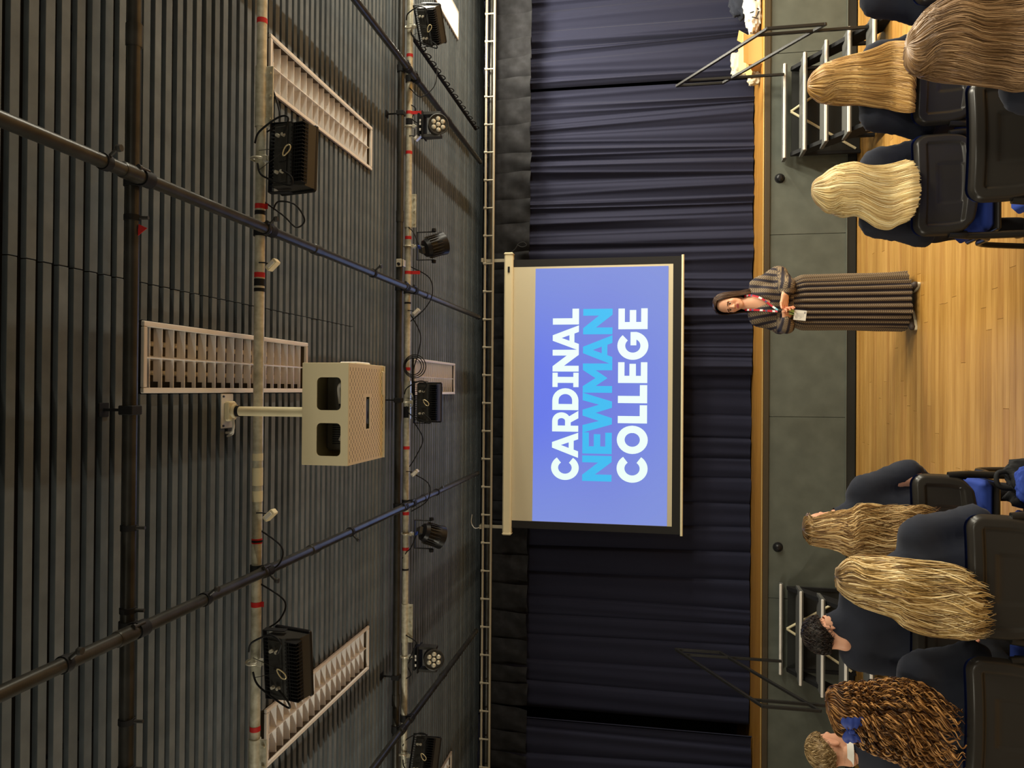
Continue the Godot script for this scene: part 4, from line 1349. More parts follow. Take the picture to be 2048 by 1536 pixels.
func stage_clutter() -> void:
	var y := STAGE_Y
	var t := thing("cardboard_box", "open brown cardboard box with raised flaps on the stage edge", "box", Vector3(3.9, y, -9.24), 0.12)
	var b := MB.new()
	b.box(Vector3(0, 0.075, 0.11), Vector3(0.36, 0.15, 0.006))
	b.box(Vector3(0, 0.075, -0.11), Vector3(0.36, 0.15, 0.006))
	for s in [-1.0, 1.0]: b.box(Vector3(s * 0.178, 0.075, 0), Vector3(0.006, 0.15, 0.22))
	b.box(Vector3(0, 0.004, 0), Vector3(0.36, 0.006, 0.22))
	part("carton", b, mats.card, t)
	for q in [[Vector3(0.0, 0.18, 0.135), Vector3(0.35, 0.08, 0.005), 0.7, 0.0], [Vector3(0.01, 0.19, -0.125), Vector3(0.35, 0.09, 0.005), -0.35, 0.0], [Vector3(0.215, 0.2, 0.0), Vector3(0.005, 0.12, 0.2), 0.0, -0.6], [Vector3(-0.225, 0.13, 0.0), Vector3(0.1, 0.005, 0.2), 0.0, 0.5]]:
		b = MB.new()
		b.box(q[0], q[1], 0.0, Basis(Vector3.RIGHT, q[2]) * Basis(Vector3.BACK, q[3]))
		part("flap", b, mats.card_in, t)
	tag(part("tote_bag", crumple(Vector3(0.16, 0.15, 0.06), 4, 0.2), mats.canvas, null, Vector3(3.88, y + 0.15, -9.44)), "pale crumpled cloth bag behind the cardboard box", "bag", "cloth bags on the stage")
	tag(part("tote_bag", crumple(Vector3(0.07, 0.065, 0.05), 6, 0.22), mats.canvas, null, Vector3(3.64, y + 0.065, -9.3)), "small pale crumpled bag left of the cardboard box", "bag", "cloth bags on the stage")
	var wb := thing("printed_bag", "heap of white bags with black print right of the cardboard box", "bag", Vector3(4.42, y, -9.22))
	part("cloth", crumple(Vector3(0.27, 0.085, 0.12), 8, 0.22), mats.white, wb, Vector3(0, 0.085, 0))
	part("cloth", crumple(Vector3(0.15, 0.07, 0.1), 9, 0.25), mats.white, wb, Vector3(0.1, 0.12, -0.03))
	b = MB.new()
	for q in [[-0.09, 0.1, 0.3], [-0.05, 0.07, -0.5], [-0.12, 0.05, 1.2], [0.04, 0.08, 0.9], [-0.16, 0.08, -0.3]]: b.box(Vector3(q[0], q[1], 0.118), Vector3(0.012, 0.075, 0.004), 0.001, Basis(Vector3.BACK, q[2]))
	part("black_print", b, mats.black, wb)
	tag(part("dark_bundle", crumple(Vector3(0.2, 0.16, 0.1), 12, 0.15), mats.blazer, null, Vector3(4.62, y + 0.16, -9.42)), "dark bundle of clothing behind the white bags", "clothes")

# ---------------------------------------------------------------- chairs
func shell_pt(u: float, v: float, w: float, h: float, r: float) -> Vector2:
	# unit square onto a rounded rectangle whose lower edge bellies down
	var p := Vector2((u - 0.5) * w, (v - 0.5) * h)
	var cx := w / 2 - r
	var cy := h / 2 - r
	if absf(p.x) > cx and absf(p.y) > cy:
		var c := Vector2(signf(p.x) * cx, signf(p.y) * cy)
		var d := p - c
		var m := maxf(absf(d.x), absf(d.y))
		if d.length() > 0: p = c + d.normalized() * m
	if v < 0.5:
		var k := (0.5 - v) * 2.0
		p.x *= 1.0 - 0.13 * k * k
		p.y -= 0.028 * k * cos(clampf(p.x / w, -0.5, 0.5) * PI)
	return p

func chair() -> Node3D:
	# origin on the floor below the back shell; the sitter faces -z
	var t := thing("folding_chair", "", "chair", Vector3.ZERO, 0.0, "black shelled chairs with blue upholstery")
	var w := 0.535
	var h := 0.275
	var cy := 0.692
	var ni := 57
	var nj := 37
	var rear := func(i: int, j: int) -> Vector3:
		var u := i / float(ni - 1)
		var v := j / float(nj - 1)
		u = 0.5 + 0.5 * signf(u - 0.5) * pow(absf(u - 0.5) * 2.0, 0.72)
		v = 0.5 + 0.5 * signf(v - 0.5) * pow(absf(v - 0.5) * 2.0, 0.72)
		var p := shell_pt(u, v, w, h, 0.065)
		var e := minf(minf(u, 1.0 - u) * w, minf(v, 1.0 - v) * h)
		var z := 0.028
		if e < 0.018: z -= 0.028 * pow(1.0 - e / 0.018, 2.0)
		z -= 0.013 * smoothstep(0.052, 0.06, e)
		var q := Vector2(absf(u - 0.5) * w - 0.105, absf(v - 0.42) * h - 0.05)
		z -= 0.007 * (1.0 - smoothstep(-0.004, 0.004, maxf(q.x, q.y)))
		return Vector3(p.x, cy + p.y, z - 0.12 * (p.x / w) * (p.x / w) - 0.05 * (p.y / h) * 0.5)
	var b := MB.new()
	b.grid(ni, nj, rear, true)
	var front := func(i: int, j: int) -> Vector3:
		var q: Vector3 = rear.call(i, j)
		var u := i / float(ni - 1)
		var v := j / float(nj - 1)
		var p := shell_pt(0.5 + 0.5 * signf(u - 0.5) * pow(absf(u - 0.5) * 2.0, 0.72), 0.5 + 0.5 * signf(v - 0.5) * pow(absf(v - 0.5) * 2.0, 0.72), w, h, 0.065)
		return Vector3(p.x, cy + p.y, -0.004 - 0.12 * (p.x / w) * (p.x / w) - 0.05 * (p.y / h) * 0.5)
	b.grid(ni, nj, front, false)
	part("back_shell", b, mats.shell, t)
	b = MB.new()
	var cush := func(i: int, j: int) -> Vector3:
		var u := i / 30.0
		var v := j / 18.0
		var p := shell_pt(u, v, w * 0.99, h * 1.07, 0.06)
		var e := minf(minf(u, 1.0 - u) * w, minf(v, 1.0 - v) * h)
		var d := 0.05 * sqrt(clampf(e / 0.03, 0.0, 1.0))
		return Vector3(p.x, cy + 0.004 + p.y, -0.008 - d - 0.12 * (p.x / w) * (p.x / w))
	b.grid(31, 19, cush, false)
	part("back_cushion", b, mats.blue_cloth, t)
	b = MB.new()
	b.box(Vector3(0, 0.455, -0.26), Vector3(0.47, 0.07, 0.42), 0.03)
	part("seat_cushion", b, mats.blue_cloth, t)
	b = MB.new()
	b.box(Vector3(0, 0.41, -0.26), Vector3(0.48, 0.026, 0.43), 0.012)
	part("seat_shell", b, mats.shell, t)
	for s in [-1.0, 1.0]:
		b = MB.new()
		b.tube(tube_path([Vector3(s * 0.262, 0.66, -0.02), Vector3(s * 0.268, 0.6, -0.02), Vector3(s * 0.27, 0.5, -0.03), Vector3(s * 0.27, 0.03, 0.02)], 6), 0.019, 8)
		part("leg", b, mats.frame_black, t)
		b = MB.new()
		b.tube(tube_path([Vector3(s * 0.27, 0.5, -0.05), Vector3(s * 0.27, 0.44, -0.12), Vector3(s * 0.268, 0.4, -0.3), Vector3(s * 0.266, 0.03, -0.44)], 6), 0.016, 8)
		part("leg", b, mats.frame_black, t)
		b = MB.new()
		b.lathe([[0.0, 0.03], [0.024, 0.03], [0.026, 0.0], [0.0, 0.0]], Transform3D(Basis.IDENTITY, Vector3(s * 0.27, 0.0, 0.022)), 12)
		b.lathe([[0.0, 0.03], [0.022, 0.03], [0.024, 0.0], [0.0, 0.0]], Transform3D(Basis.IDENTITY, Vector3(s * 0.266, 0.0, -0.442)), 12)
		part("foot", b, mats.black, t)
		b = MB.new()
		b.box(Vector3(s * 0.258, 0.6, -0.045), Vector3(0.03, 0.07, 0.06), 0.01)
		part("hinge_block", b, mats.black, t)
	b = MB.new()
	b.tube([Vector3(-0.268, 0.3, -0.01), Vector3(0.268, 0.3, -0.01)], 0.012, 8)
	part("crossbar", b, mats.frame_black, t)
	return t

const SEATS := [
	[1.085, -4.32, "black chair in the front row, first one right of the aisle"],
	[1.665, -4.32, "black chair in the front row, second one right of the aisle"],
	[2.3, -4.32, "black chair in the front row at the right edge, mostly out of view"],
	[-0.69, -4.32, "black chair in the front row, first one left of the aisle"],
	[-1.27, -4.32, "black chair of the person in glasses, mostly hidden"],
	[-1.86, -4.32, "black chair in the front row at the left edge, mostly hidden"],
	[1.09, -3.6, "empty black chair with a blue edge in the second row on the right"],
	[1.675, -3.6, "black chair in the second row at the right edge, hidden by long hair"],
	[-0.788, -3.6, "black chair in the second row, first one left of the aisle"],
	[-1.40, -3.6, "black chair in the second row below the blue bow"],
	[1.24, -2.86, "black chair of the nearest person, just under the frame's edge"]]
func seats() -> void:
	var proto := chair()
	for i in SEATS.size():
		var q: Array = SEATS[i]
		if i == 0:
			proto.position = Vector3(q[0], 0, q[1]); proto.set_meta("label", q[2])
		else: copy(proto, q[2], Vector3(q[0], 0, q[1]))

# ---------------------------------------------------------------- people
func lin(r: int, g: int, b: int) -> Color: return rgb(r, g, b).srgb_to_linear()

func head_net(skin: Color, lips: Color, brow: Color, cell: float, face := false) -> MB:
	# a head that looks along -z; origin between the ears at eye height
	var n := Net.new(Vector3(-0.1, -0.2, -0.135), Vector3(0.1, 0.135, 0.13), cell)
	n.ell(Vector3(0, 0.03, 0.014), Vector3(0.074, 0.086, 0.094), 120.0)
	n.ell(Vector3(0, -0.02, -0.036), Vector3(0.062, 0.088, 0.05), 120.0)
	n.ell(Vector3(0, -0.072, -0.042), Vector3(0.044, 0.038, 0.042), 120.0)
	n.ell(Vector3(0, -0.098, -0.066), Vector3(0.02, 0.016, 0.016), 160.0)
	for s in [-1.0, 1.0]:
		n.ell(Vector3(s * 0.036, -0.028, -0.058), Vector3(0.024, 0.028, 0.022), 160.0)
		n.cap(Vector3(s * 0.045, 0.018, -0.072), Vector3(s * 0.012, 0.018, -0.084), 0.009, 0.01, 200.0)
		n.ell(Vector3(s * 0.03, -0.001, -0.092), Vector3(0.014, 0.009, 0.012), 200.0, true)
		n.ell(Vector3(s * 0.076, -0.008, 0.012), Vector3(0.008, 0.031, 0.019), 220.0)
		n.ell(Vector3(s * 0.083, -0.006, 0.006), Vector3(0.006, 0.017, 0.009), 220.0, true)
	n.cap(Vector3(0, 0.008, -0.086), Vector3(0, -0.03, -0.103), 0.007, 0.011, 220.0)
	for s in [-1.0, 1.0]: n.ell(Vector3(s * 0.011, -0.034, -0.093), Vector3(0.009, 0.007, 0.01), 240.0)
	n.cap(Vector3(-0.018, -0.06, -0.081), Vector3(0.018, -0.06, -0.081), 0.006, 0.006, 240.0)
	n.cap(Vector3(-0.015, -0.069, -0.081), Vector3(0.015, -0.069, -0.081), 0.0065, 0.0065, 240.0)
	n.cap(Vector3(0, -0.05, 0.02), Vector3(0, -0.09, 0.022), 0.05, 0.048, 90.0)
	var mb := MB.new()
	var cf := func(p: Vector3) -> Color:
		if p.z < -0.07:
			if absf(p.x) < 0.024 - absf(p.y + 0.0645) * 0.9 and absf(p.y + 0.0645) < 0.011: return lips
			if face and absf(p.y - 0.0195 - 0.004 * cos(p.x * 60.0)) < 0.0048 and absf(p.x) > 0.012 and absf(p.x) < 0.048: return brow
			if face and absf(p.y - 0.006) < 0.006 and absf(absf(p.x) - 0.03) < 0.016: return skin.lerp(brow, 0.55)
		var k := exp(-pow((absf(p.x) - 0.042) / 0.018, 2.0) - pow((p.y + 0.034) / 0.022, 2.0)) if p.z < -0.03 else 0.0
		if absf(p.x) > 0.068: k = 0.5
		return skin.lerp(Color(skin.r * 0.95, skin.g * 0.72, skin.b * 0.66), k * 0.6)
	n.mesh(mb, Transform3D.IDENTITY, cf)
	return mb

func hand_mb(skin: Color, curl: float, spread := 1.0, thumb_up := 0.0) -> MB:
	# wrist at the origin, fingers along -z, palm down, thumb at +x
	var n := Net.new(Vector3(-0.06, -0.085, -0.21), Vector3(0.085, 0.06, 0.05), 0.0035)
	n.cap(Vector3(0, 0, 0.05), Vector3(0, 0, -0.005), 0.025, 0.022, 160.0, Vector3(0.85, 1.0, 1.0))
	var xs := [-0.032, -0.011, 0.011, 0.031]
	var ls := [0.058, 0.078, 0.086, 0.076]
	for k in 4:
		var b0 := Vector3(xs[k], 0.0, -0.082 + absf(xs[k] - 0.01) * -0.12 + (0.008 if k == 0 else 0.0))
		n.cap(Vector3(xs[k] * 0.5, 0, -0.01), b0, 0.014, 0.0115, 150.0)
		var d := Vector3(xs[k] * 1.6 * spread, 0, -0.3).normalized()
		var p := b0
		var bend := curl * (1.0 + 0.12 * (3 - k))
		var dir := d
		var seg := [0.42, 0.33, 0.25]
		for s in 3:
			dir = dir.rotated(Vector3.RIGHT, -bend * (0.7 if s == 0 else 1.0))
			var q: Vector3 = p + dir * ls[k] * seg[s]
			n.cap(p, q, 0.0095 - 0.0008 * s, 0.009 - 0.0009 * s, 330.0)
			p = q
	var t0 := Vector3(0.022, -0.004, -0.025)
	var t1 := Vector3(0.047, -0.008 + 0.02 * thumb_up, -0.052)
	var t2 := Vector3(0.055, -0.012 + 0.045 * thumb_up, -0.082)
	var t3 := Vector3(0.054, -0.016 + 0.068 * thumb_up, -0.105)
	n.cap(t0, t1, 0.014, 0.011, 170.0); n.cap(t1, t2, 0.011, 0.0095, 260.0); n.cap(t2, t3, 0.0095, 0.008, 300.0)
	var mb := MB.new()
	mb.col = skin
	n.mesh(mb, Transform3D.IDENTITY, func(p: Vector3) -> Color: return Color(skin.r, skin.g * (0.82 if p.z < -0.1 else 1.0), skin.b * (0.8 if p.z < -0.1 else 1.0)))
	return mb

func row_at(prof: Array, s: float) -> PackedFloat32Array:
	var m := prof.size() - 1
	var f := clampf(s, 0.0, 1.0) * m
	var i := mini(int(f), m - 1)
	var t := f - i
	var o := PackedFloat32Array()
	for c in 5:
		var a: float = prof[i][c]
		var b: float = prof[i + 1][c]
		var pa: float = prof[maxi(i - 1, 0)][c]
		var pb: float = prof[mini(i + 2, m)][c]
		if i == 0 and c >= 3: o.append(b * pow(t, 0.55))   # round crown
		else: o.append(cubic_interpolate(a, b, pa, pb, t))
	return o
func on_hair(prof: Array, s: float, phi: float, off: float) -> Vector3:
	var r := row_at(prof, s)
	return Vector3(r[1] + (maxf(r[3], 0.0) + off) * sin(phi), r[0] + (off if s < 0.08 else 0.0), r[2] + (0.016 if r[2] < -0.1 else 0.016 * clampf((-0.04 - r[2]) / 0.06, 0.0, 1.0)) + (maxf(r[4], 0.0) + off) * cos(phi))

# o: cols [dark, mid, light] linear; roots colour and reach; fl, fr face-opening angles (rad from the back); face_s: how far down the forehead goes
func hair_mesh(prof: Array, sd: int, o: Dictionary) -> MB:
	var b := MB.new()
	var fn := FastNoiseLite.new()
	fn.seed = sd; fn.frequency = 1.0; fn.fractal_octaves = 2
	var r := RandomNumberGenerator.new()
	r.seed = sd
	var cols: Array = o.cols
	var roots: Color = o.get("roots", cols[0])
	var reach: float = o.get("reach", 0.12)
	var fl: float = o.get("fl", 1.9)
	var fr: float = o.get("fr", 1.9)
	var fs: float = o.get("face_s", 0.16)
	var ridge: float = o.get("ridge", 0.006)
	var wave: float = o.get("wave", 0.0)
	var waves: float = o.get("waves", 3.0)
	var ragged: float = o.get("ragged", 0.07)
	var ni := 240
	var nj := 44
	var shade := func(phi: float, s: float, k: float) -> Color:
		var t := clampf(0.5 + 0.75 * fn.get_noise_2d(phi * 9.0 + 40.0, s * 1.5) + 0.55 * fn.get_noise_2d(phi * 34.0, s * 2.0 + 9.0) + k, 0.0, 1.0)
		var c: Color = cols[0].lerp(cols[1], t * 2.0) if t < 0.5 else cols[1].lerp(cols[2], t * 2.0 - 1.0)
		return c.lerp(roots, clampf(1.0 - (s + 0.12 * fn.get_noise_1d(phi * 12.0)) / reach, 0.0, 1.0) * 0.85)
	var ang := func(q: float, s: float) -> float:
		var k := smoothstep(fs, fs + 0.1, s)
		return q * (lerpf(PI, fr if q > 0.0 else fl, k))
	var rnd: float = o.get("round", 0.0)
	var q0: float = o.get("mid", 0.0)
	var cut := func(q: float) -> float: return 1.0 - ragged * (0.5 + fn.get_noise_1d(q * 22.0 + 5.0)) - rnd * (q - q0) * (q - q0)
	var pos := func(i: int, j: int) -> Vector3:
		var q := i / float(ni - 1) * 2.0 - 1.0
		var s: float = j / float(nj - 1) * cut.call(q)
		var phi: float = ang.call(q, s)
		phi += wave * s * sin(s * waves * TAU + 1.3 * fn.get_noise_1d(q * 4.0) * 3.0) * 0.5
		var off := ridge * (1.1 * fn.get_noise_2d(phi * 5.0, s * 1.4) + 0.55 * fn.get_noise_2d(phi * 16.0, s * 1.2) + 0.4 * fn.get_noise_2d(phi * 46.0, s * 1.6 + 30.0)) * minf(s * 12.0, 1.0)
		off += wave * 0.03 * s * sin(s * waves * TAU + phi * 2.0)
		return on_hair(prof, s, phi, off)
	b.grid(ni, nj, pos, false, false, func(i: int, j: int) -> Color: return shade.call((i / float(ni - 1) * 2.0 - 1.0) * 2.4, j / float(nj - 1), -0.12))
	# loose locks over it
	var nl := int(o.get("locks", 120)) * 2
	var curl: float = o.get("curl", 0.0)
	for k in nl:
		var q := r.randf_range(-1.0, 1.0)
		var s0 := r.randf_range(0.09, 0.32) if k % 3 else r.randf_range(0.2, 0.6)
		var s1 := minf(r.randf_range(0.75, 1.04) + 0.02, 1.0 + float(o.get("tails", 0.0))) - rnd * (q - q0) * (q - q0)
		var ph := r.randf() * TAU
		var wa: float = wave * r.randf_range(0.6, 1.5)
		var drift := r.randf_range(-0.1, 0.1)
		var wd := r.randf_range(0.0012, 0.0032) * float(o.get("width", 1.0))
		var lift := r.randf_range(0.0002, 0.0022) + float(o.get("lift", 0.0)) * r.randf()
		var tone := r.randf_range(-0.5, 0.5) * float(o.get("contrast", 0.5))
		var m := 110 if curl > 0.0 else 16
		var ps := []
		var rs := []
		var first := b.v.size()
		for i in m:
			var t := i / float(m - 1)
			var s := lerpf(s0, s1, t)
			var phi: float = ang.call(clampf(q, -0.99, 0.99), minf(s, 1.0)) + drift * t + wa * minf(s, 1.0) * sin(s * waves * TAU + ph)
			var p := on_hair(prof, s, phi, lift + wave * 0.05 * s * sin(s * waves * TAU + ph * 1.7))
			if s > 1.0: p.y -= (s - 1.0) * float(o.get("length", 0.5))
			if curl > 0.0:
				var g := curl * smoothstep(0.1, 0.6, s)
				var a := s * float(o.get("turns", 60.0)) + ph
				p += Vector3(cos(phi) * cos(a), 0.35 * sin(a), 0) * g + Vector3(sin(phi), 0, cos(phi)) * sin(a) * g
			ps.append(p)
			rs.append(wd * (0.35 + 0.65 * sin(PI * minf(t * 1.25 + 0.12, 1.0))) if t < 0.7 else wd * lerpf(0.9, 0.12, (t - 0.7) / 0.3) if curl == 0.0 else wd * (1.0 if t < 0.9 else 0.6))
		b.tube(ps, rs, 4, false, 0.6 if curl == 0.0 else 0.8, Vector3(sin(q * 2.4), 0.1, cos(q * 2.4)))
		for i in range(first, b.v.size()):
			var row := mini((i - first) / 4, m - 1)
			var s := lerpf(s0, s1, row / float(m - 1))
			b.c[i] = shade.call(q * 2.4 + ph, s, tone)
	return b

func short_hair(sd: int, cols: Array, n_tufts: int, low: float) -> MB:
	# cropped hair on a head that looks along -z: a cap and many short tufts that follow the crown's whorl
	var b := MB.new()
	var fn := FastNoiseLite.new()
	fn.seed = sd; fn.frequency = 1.0; fn.fractal_octaves = 3
	var r := RandomNumberGenerator.new()
	r.seed = sd
	var c0 := Vector3(0, 0.03, 0.014)
	var rad := Vector3(0.087, 0.1, 0.111)
	var pt := func(th: float, phi: float, off: float) -> Vector3:   # th from the crown down, phi 0 at the back
		return c0 + Vector3(sin(th) * sin(phi) * (rad.x + off), cos(th) * (rad.y + off), sin(th) * cos(phi) * (rad.z + off))
	var limit := func(phi: float) -> float:   # hairline: low at the nape, over the ears, high at the brow
		var a := absf(phi)
		if a < 0.9: return low
		if a < 1.5: return lerpf(low, 1.5, (a - 0.9) / 0.6)
		return lerpf(1.5, 1.0, clampf((a - 1.5) / 1.0, 0.0, 1.0))
	var tone := func(phi: float, th: float, k: float) -> Color:
		var t := clampf(0.45 + 0.9 * fn.get_noise_2d(phi * 7.0, th * 3.0) + k, 0.0, 1.0)
		var c: Color = cols[0].lerp(cols[1], t * 2.0) if t < 0.5 else cols[1].lerp(cols[2], t * 2.0 - 1.0)
		return c.lerp(cols[0], clampf((th - low + 0.5) * 0.9, 0.0, 0.6))
	b.grid(73, 24, func(i: int, j: int) -> Vector3:
		var phi := (i / 72.0 * 2.0 - 1.0) * PI
		var th: float = j / 23.0 * limit.call(phi)
		var taper := 1.0 - smoothstep(0.6, 1.0, j / 23.0)
		return pt.call(th, phi, -0.007 + 0.006 * taper + 0.004 * fn.get_noise_2d(phi * 12.0, th * 8.0) * taper), false, false, func(i: int, j: int) -> Color: return tone.call((i / 72.0 * 2.0 - 1.0) * PI, j / 10.0, -0.15))
	for k in n_tufts:
		var phi := r.randf_range(-PI, PI)
		var lim: float = limit.call(phi)
		var th := sqrt(r.randf()) * lim * 0.95
		var len := lerpf(0.34, 0.14, clampf(th / lim, 0.0, 1.0)) * r.randf_range(0.8, 1.3)
		var tw := r.randf_range(-0.25, 0.45)
		var ps := []
		for i in 5:
			var t := i / 4.0
			ps.append(pt.call(minf(th + len * t, lim + 0.03), phi + tw * t * 0.6 / maxf(sin(th + 0.15), 0.25), 0.002 + 0.006 * sin(PI * minf(t + 0.2, 1.0))))
		b.col = tone.call(phi, th, r.randf_range(-0.4, 0.4))
		b.tube(ps, [0.0014, 0.0019, 0.0017, 0.0012, 0.0004], 4, false, 0.6)
	return b

var seated := {}
func seated_meshes() -> void:
	# shared by the pupils: blazer (two arm poses), trousers, shoes, limbs under them
	var skin := lin(214, 160, 130)
	for pose in 2:
		var n := Net.new(Vector3(-0.36, 0.5, -0.6), Vector3(0.36, 1.13, 0.02), 0.0125)
		n.cap(Vector3(0, 0.58, -0.185), Vector3(0, 0.92, -0.165), 0.115, 0.112, 45.0, Vector3(0.7, 1, 1))
		n.cap(Vector3(-0.14, 0.99, -0.155), Vector3(0.14, 0.99, -0.155), 0.066, 0.066, 40.0)
		n.cap(Vector3(0, 0.98, -0.15), Vector3(0, 1.045, -0.15), 0.09, 0.068, 50.0)
		for s in [-1.0, 1.0]:
			var el := Vector3(s * 0.232, 0.74, -0.19)
			var wr := Vector3(s * 0.1, 0.63, -0.44)
			if pose == 1 and s > 0: 
				el = Vector3(0.262, 0.76, -0.2); wr = Vector3(0.21, 0.62, -0.42)
			n.cap(Vector3(s * 0.17, 0.985, -0.155), el, 0.066, 0.054, 60.0)
			n.cap(el, wr, 0.056, 0.043, 60.0)
		n.cap(Vector3(0, 1.03, -0.16), Vector3(0, 1.13, -0.165), 0.054, 0.06, 120.0)
		n.ell(Vector3(0, 1.13, -0.17), Vector3(0.056, 0.075, 0.056), 120.0, true)
		var cr := FastNoiseLite.new()
		cr.seed = 5 + pose; cr.frequency = 6.0
		var mb := MB.new()
		n.mesh(mb, Transform3D.IDENTITY)
		for i in mb.v.size():   # creases
			var p := mb.v[i]
			mb.v[i] = p + mb.n[i] * 0.016 * cr.get_noise_3d(p.x, p.y * 1.6, p.z)
		seated["blazer%d" % pose] = mb.done()
	var t := Net.new(Vector3(-0.25, 0.06, -0.74), Vector3(0.25, 0.68, 0.0), 0.0145)
	t.cap(Vector3(-0.07, 0.56, -0.2), Vector3(0.07, 0.56, -0.2), 0.12, 0.12, 50.0)
	for s in [-1.0, 1.0]:
		t.cap(Vector3(s * 0.085, 0.555, -0.22), Vector3(s * 0.12, 0.53, -0.62), 0.085, 0.066, 60.0)
		t.cap(Vector3(s * 0.12, 0.53, -0.62), Vector3(s * 0.12, 0.1, -0.58), 0.066, 0.052, 60.0)
	var mb := MB.new()
	t.mesh(mb, Transform3D.IDENTITY)
	seated.trousers = mb.done()
	mb = MB.new()
	for s in [-1.0, 1.0]:
		var n := Net.new(Vector3(s * 0.12 - 0.07, -0.01, -0.8), Vector3(s * 0.12 + 0.07, 0.13, -0.48), 0.009)
		n.cap(Vector3(s * 0.12, 0.048, -0.56), Vector3(s * 0.13, 0.04, -0.72), 0.04, 0.036, 90.0)
		n.cap(Vector3(s * 0.12, 0.06, -0.575), Vector3(s * 0.12, 0.1, -0.578), 0.042, 0.042, 90.0)
		n.mesh(mb, Transform3D.IDENTITY)
	seated.shoes = mb.done()
	# limbs
	var n := Net.new(Vector3(-0.32, 0.06, -0.72), Vector3(0.32, 1.14, -0.02), 0.0165)
	n.cap(Vector3(0, 0.56, -0.2), Vector3(0, 0.95, -0.16), 0.09, 0.085, 45.0, Vector3(0.72, 1, 1))
	n.cap(Vector3(-0.13, 0.985, -0.155), Vector3(0.13, 0.985, -0.155), 0.05, 0.05, 45.0)
	n.cap(Vector3(0, 0.98, -0.15), Vector3(0, 1.13, -0.155), 0.06, 0.046, 60.0)
	for s in [-1.0, 1.0]:
		n.cap(Vector3(s * 0.165, 0.98, -0.155), Vector3(s * 0.232, 0.74, -0.19), 0.044, 0.036, 60.0)
		n.cap(Vector3(s * 0.232, 0.74, -0.19), Vector3(s * 0.1, 0.63, -0.44), 0.036, 0.026, 60.0)
		n.cap(Vector3(s * 0.085, 0.555, -0.22), Vector3(s * 0.12, 0.53, -0.62), 0.068, 0.05, 60.0)
		n.cap(Vector3(s * 0.12, 0.53, -0.62), Vector3(s * 0.12, 0.08, -0.58), 0.05, 0.034, 60.0)
	mb = MB.new()
	mb.col = skin
	n.mesh(mb, Transform3D.IDENTITY)
	var hd := hand_mb(skin, 0.22)
	mb.add(hd, Transform3D(Basis(Vector3.UP, 0.5) * Basis(Vector3.RIGHT, -0.12), Vector3(-0.098, 0.626, -0.455)))
	mb.add(hd, Transform3D(Basis(Vector3.UP, -0.5) * Basis(Vector3.RIGHT, -0.12) * Basis.from_scale(Vector3(-1, 1, 1)), Vector3(0.098, 0.626, -0.455)))
	seated.limbs = mb
	seated.head = head_net(skin, lin(176, 96, 88), lin(90, 66, 48), 0.0045)

func pupil(label: String, at: Vector3, hy: float, hb: Basis, shirt := false, pose := 0, hx := 0.0, tall := 1.0) -> Node3D:
	var t := thing("person", label, "person", at, 0.0, "seated pupils in dark blazers")
	var b := MB.new()
	_body(b, hb, Vector3(hx, hy, -0.165), tall)
	part("body", b, mats.skin, t)
	part("blazer", seated["blazer%d" % pose], mats.blazer, t).scale = Vector3(1, tall, 1)
	part("trousers", seated.trousers, mats.trousers, t)
	part("shoes", seated.shoes, mats.black_gloss, t)
	if shirt:
		b = MB.new()
		b.grid(25, 5, func(i: int, j: int) -> Vector3:
			var a := TAU * i / 24.0
			var rr_ := 0.078 - 0.003 * j
			return Vector3(hx * 0.6 + sin(a) * rr_, 1.105 * tall + 0.032 * (j / 4.0) + 0.008 * cos(a), -0.155 + cos(a) * rr_), true, true)
		part("shirt_collar", b, mats.white, t)
	return t

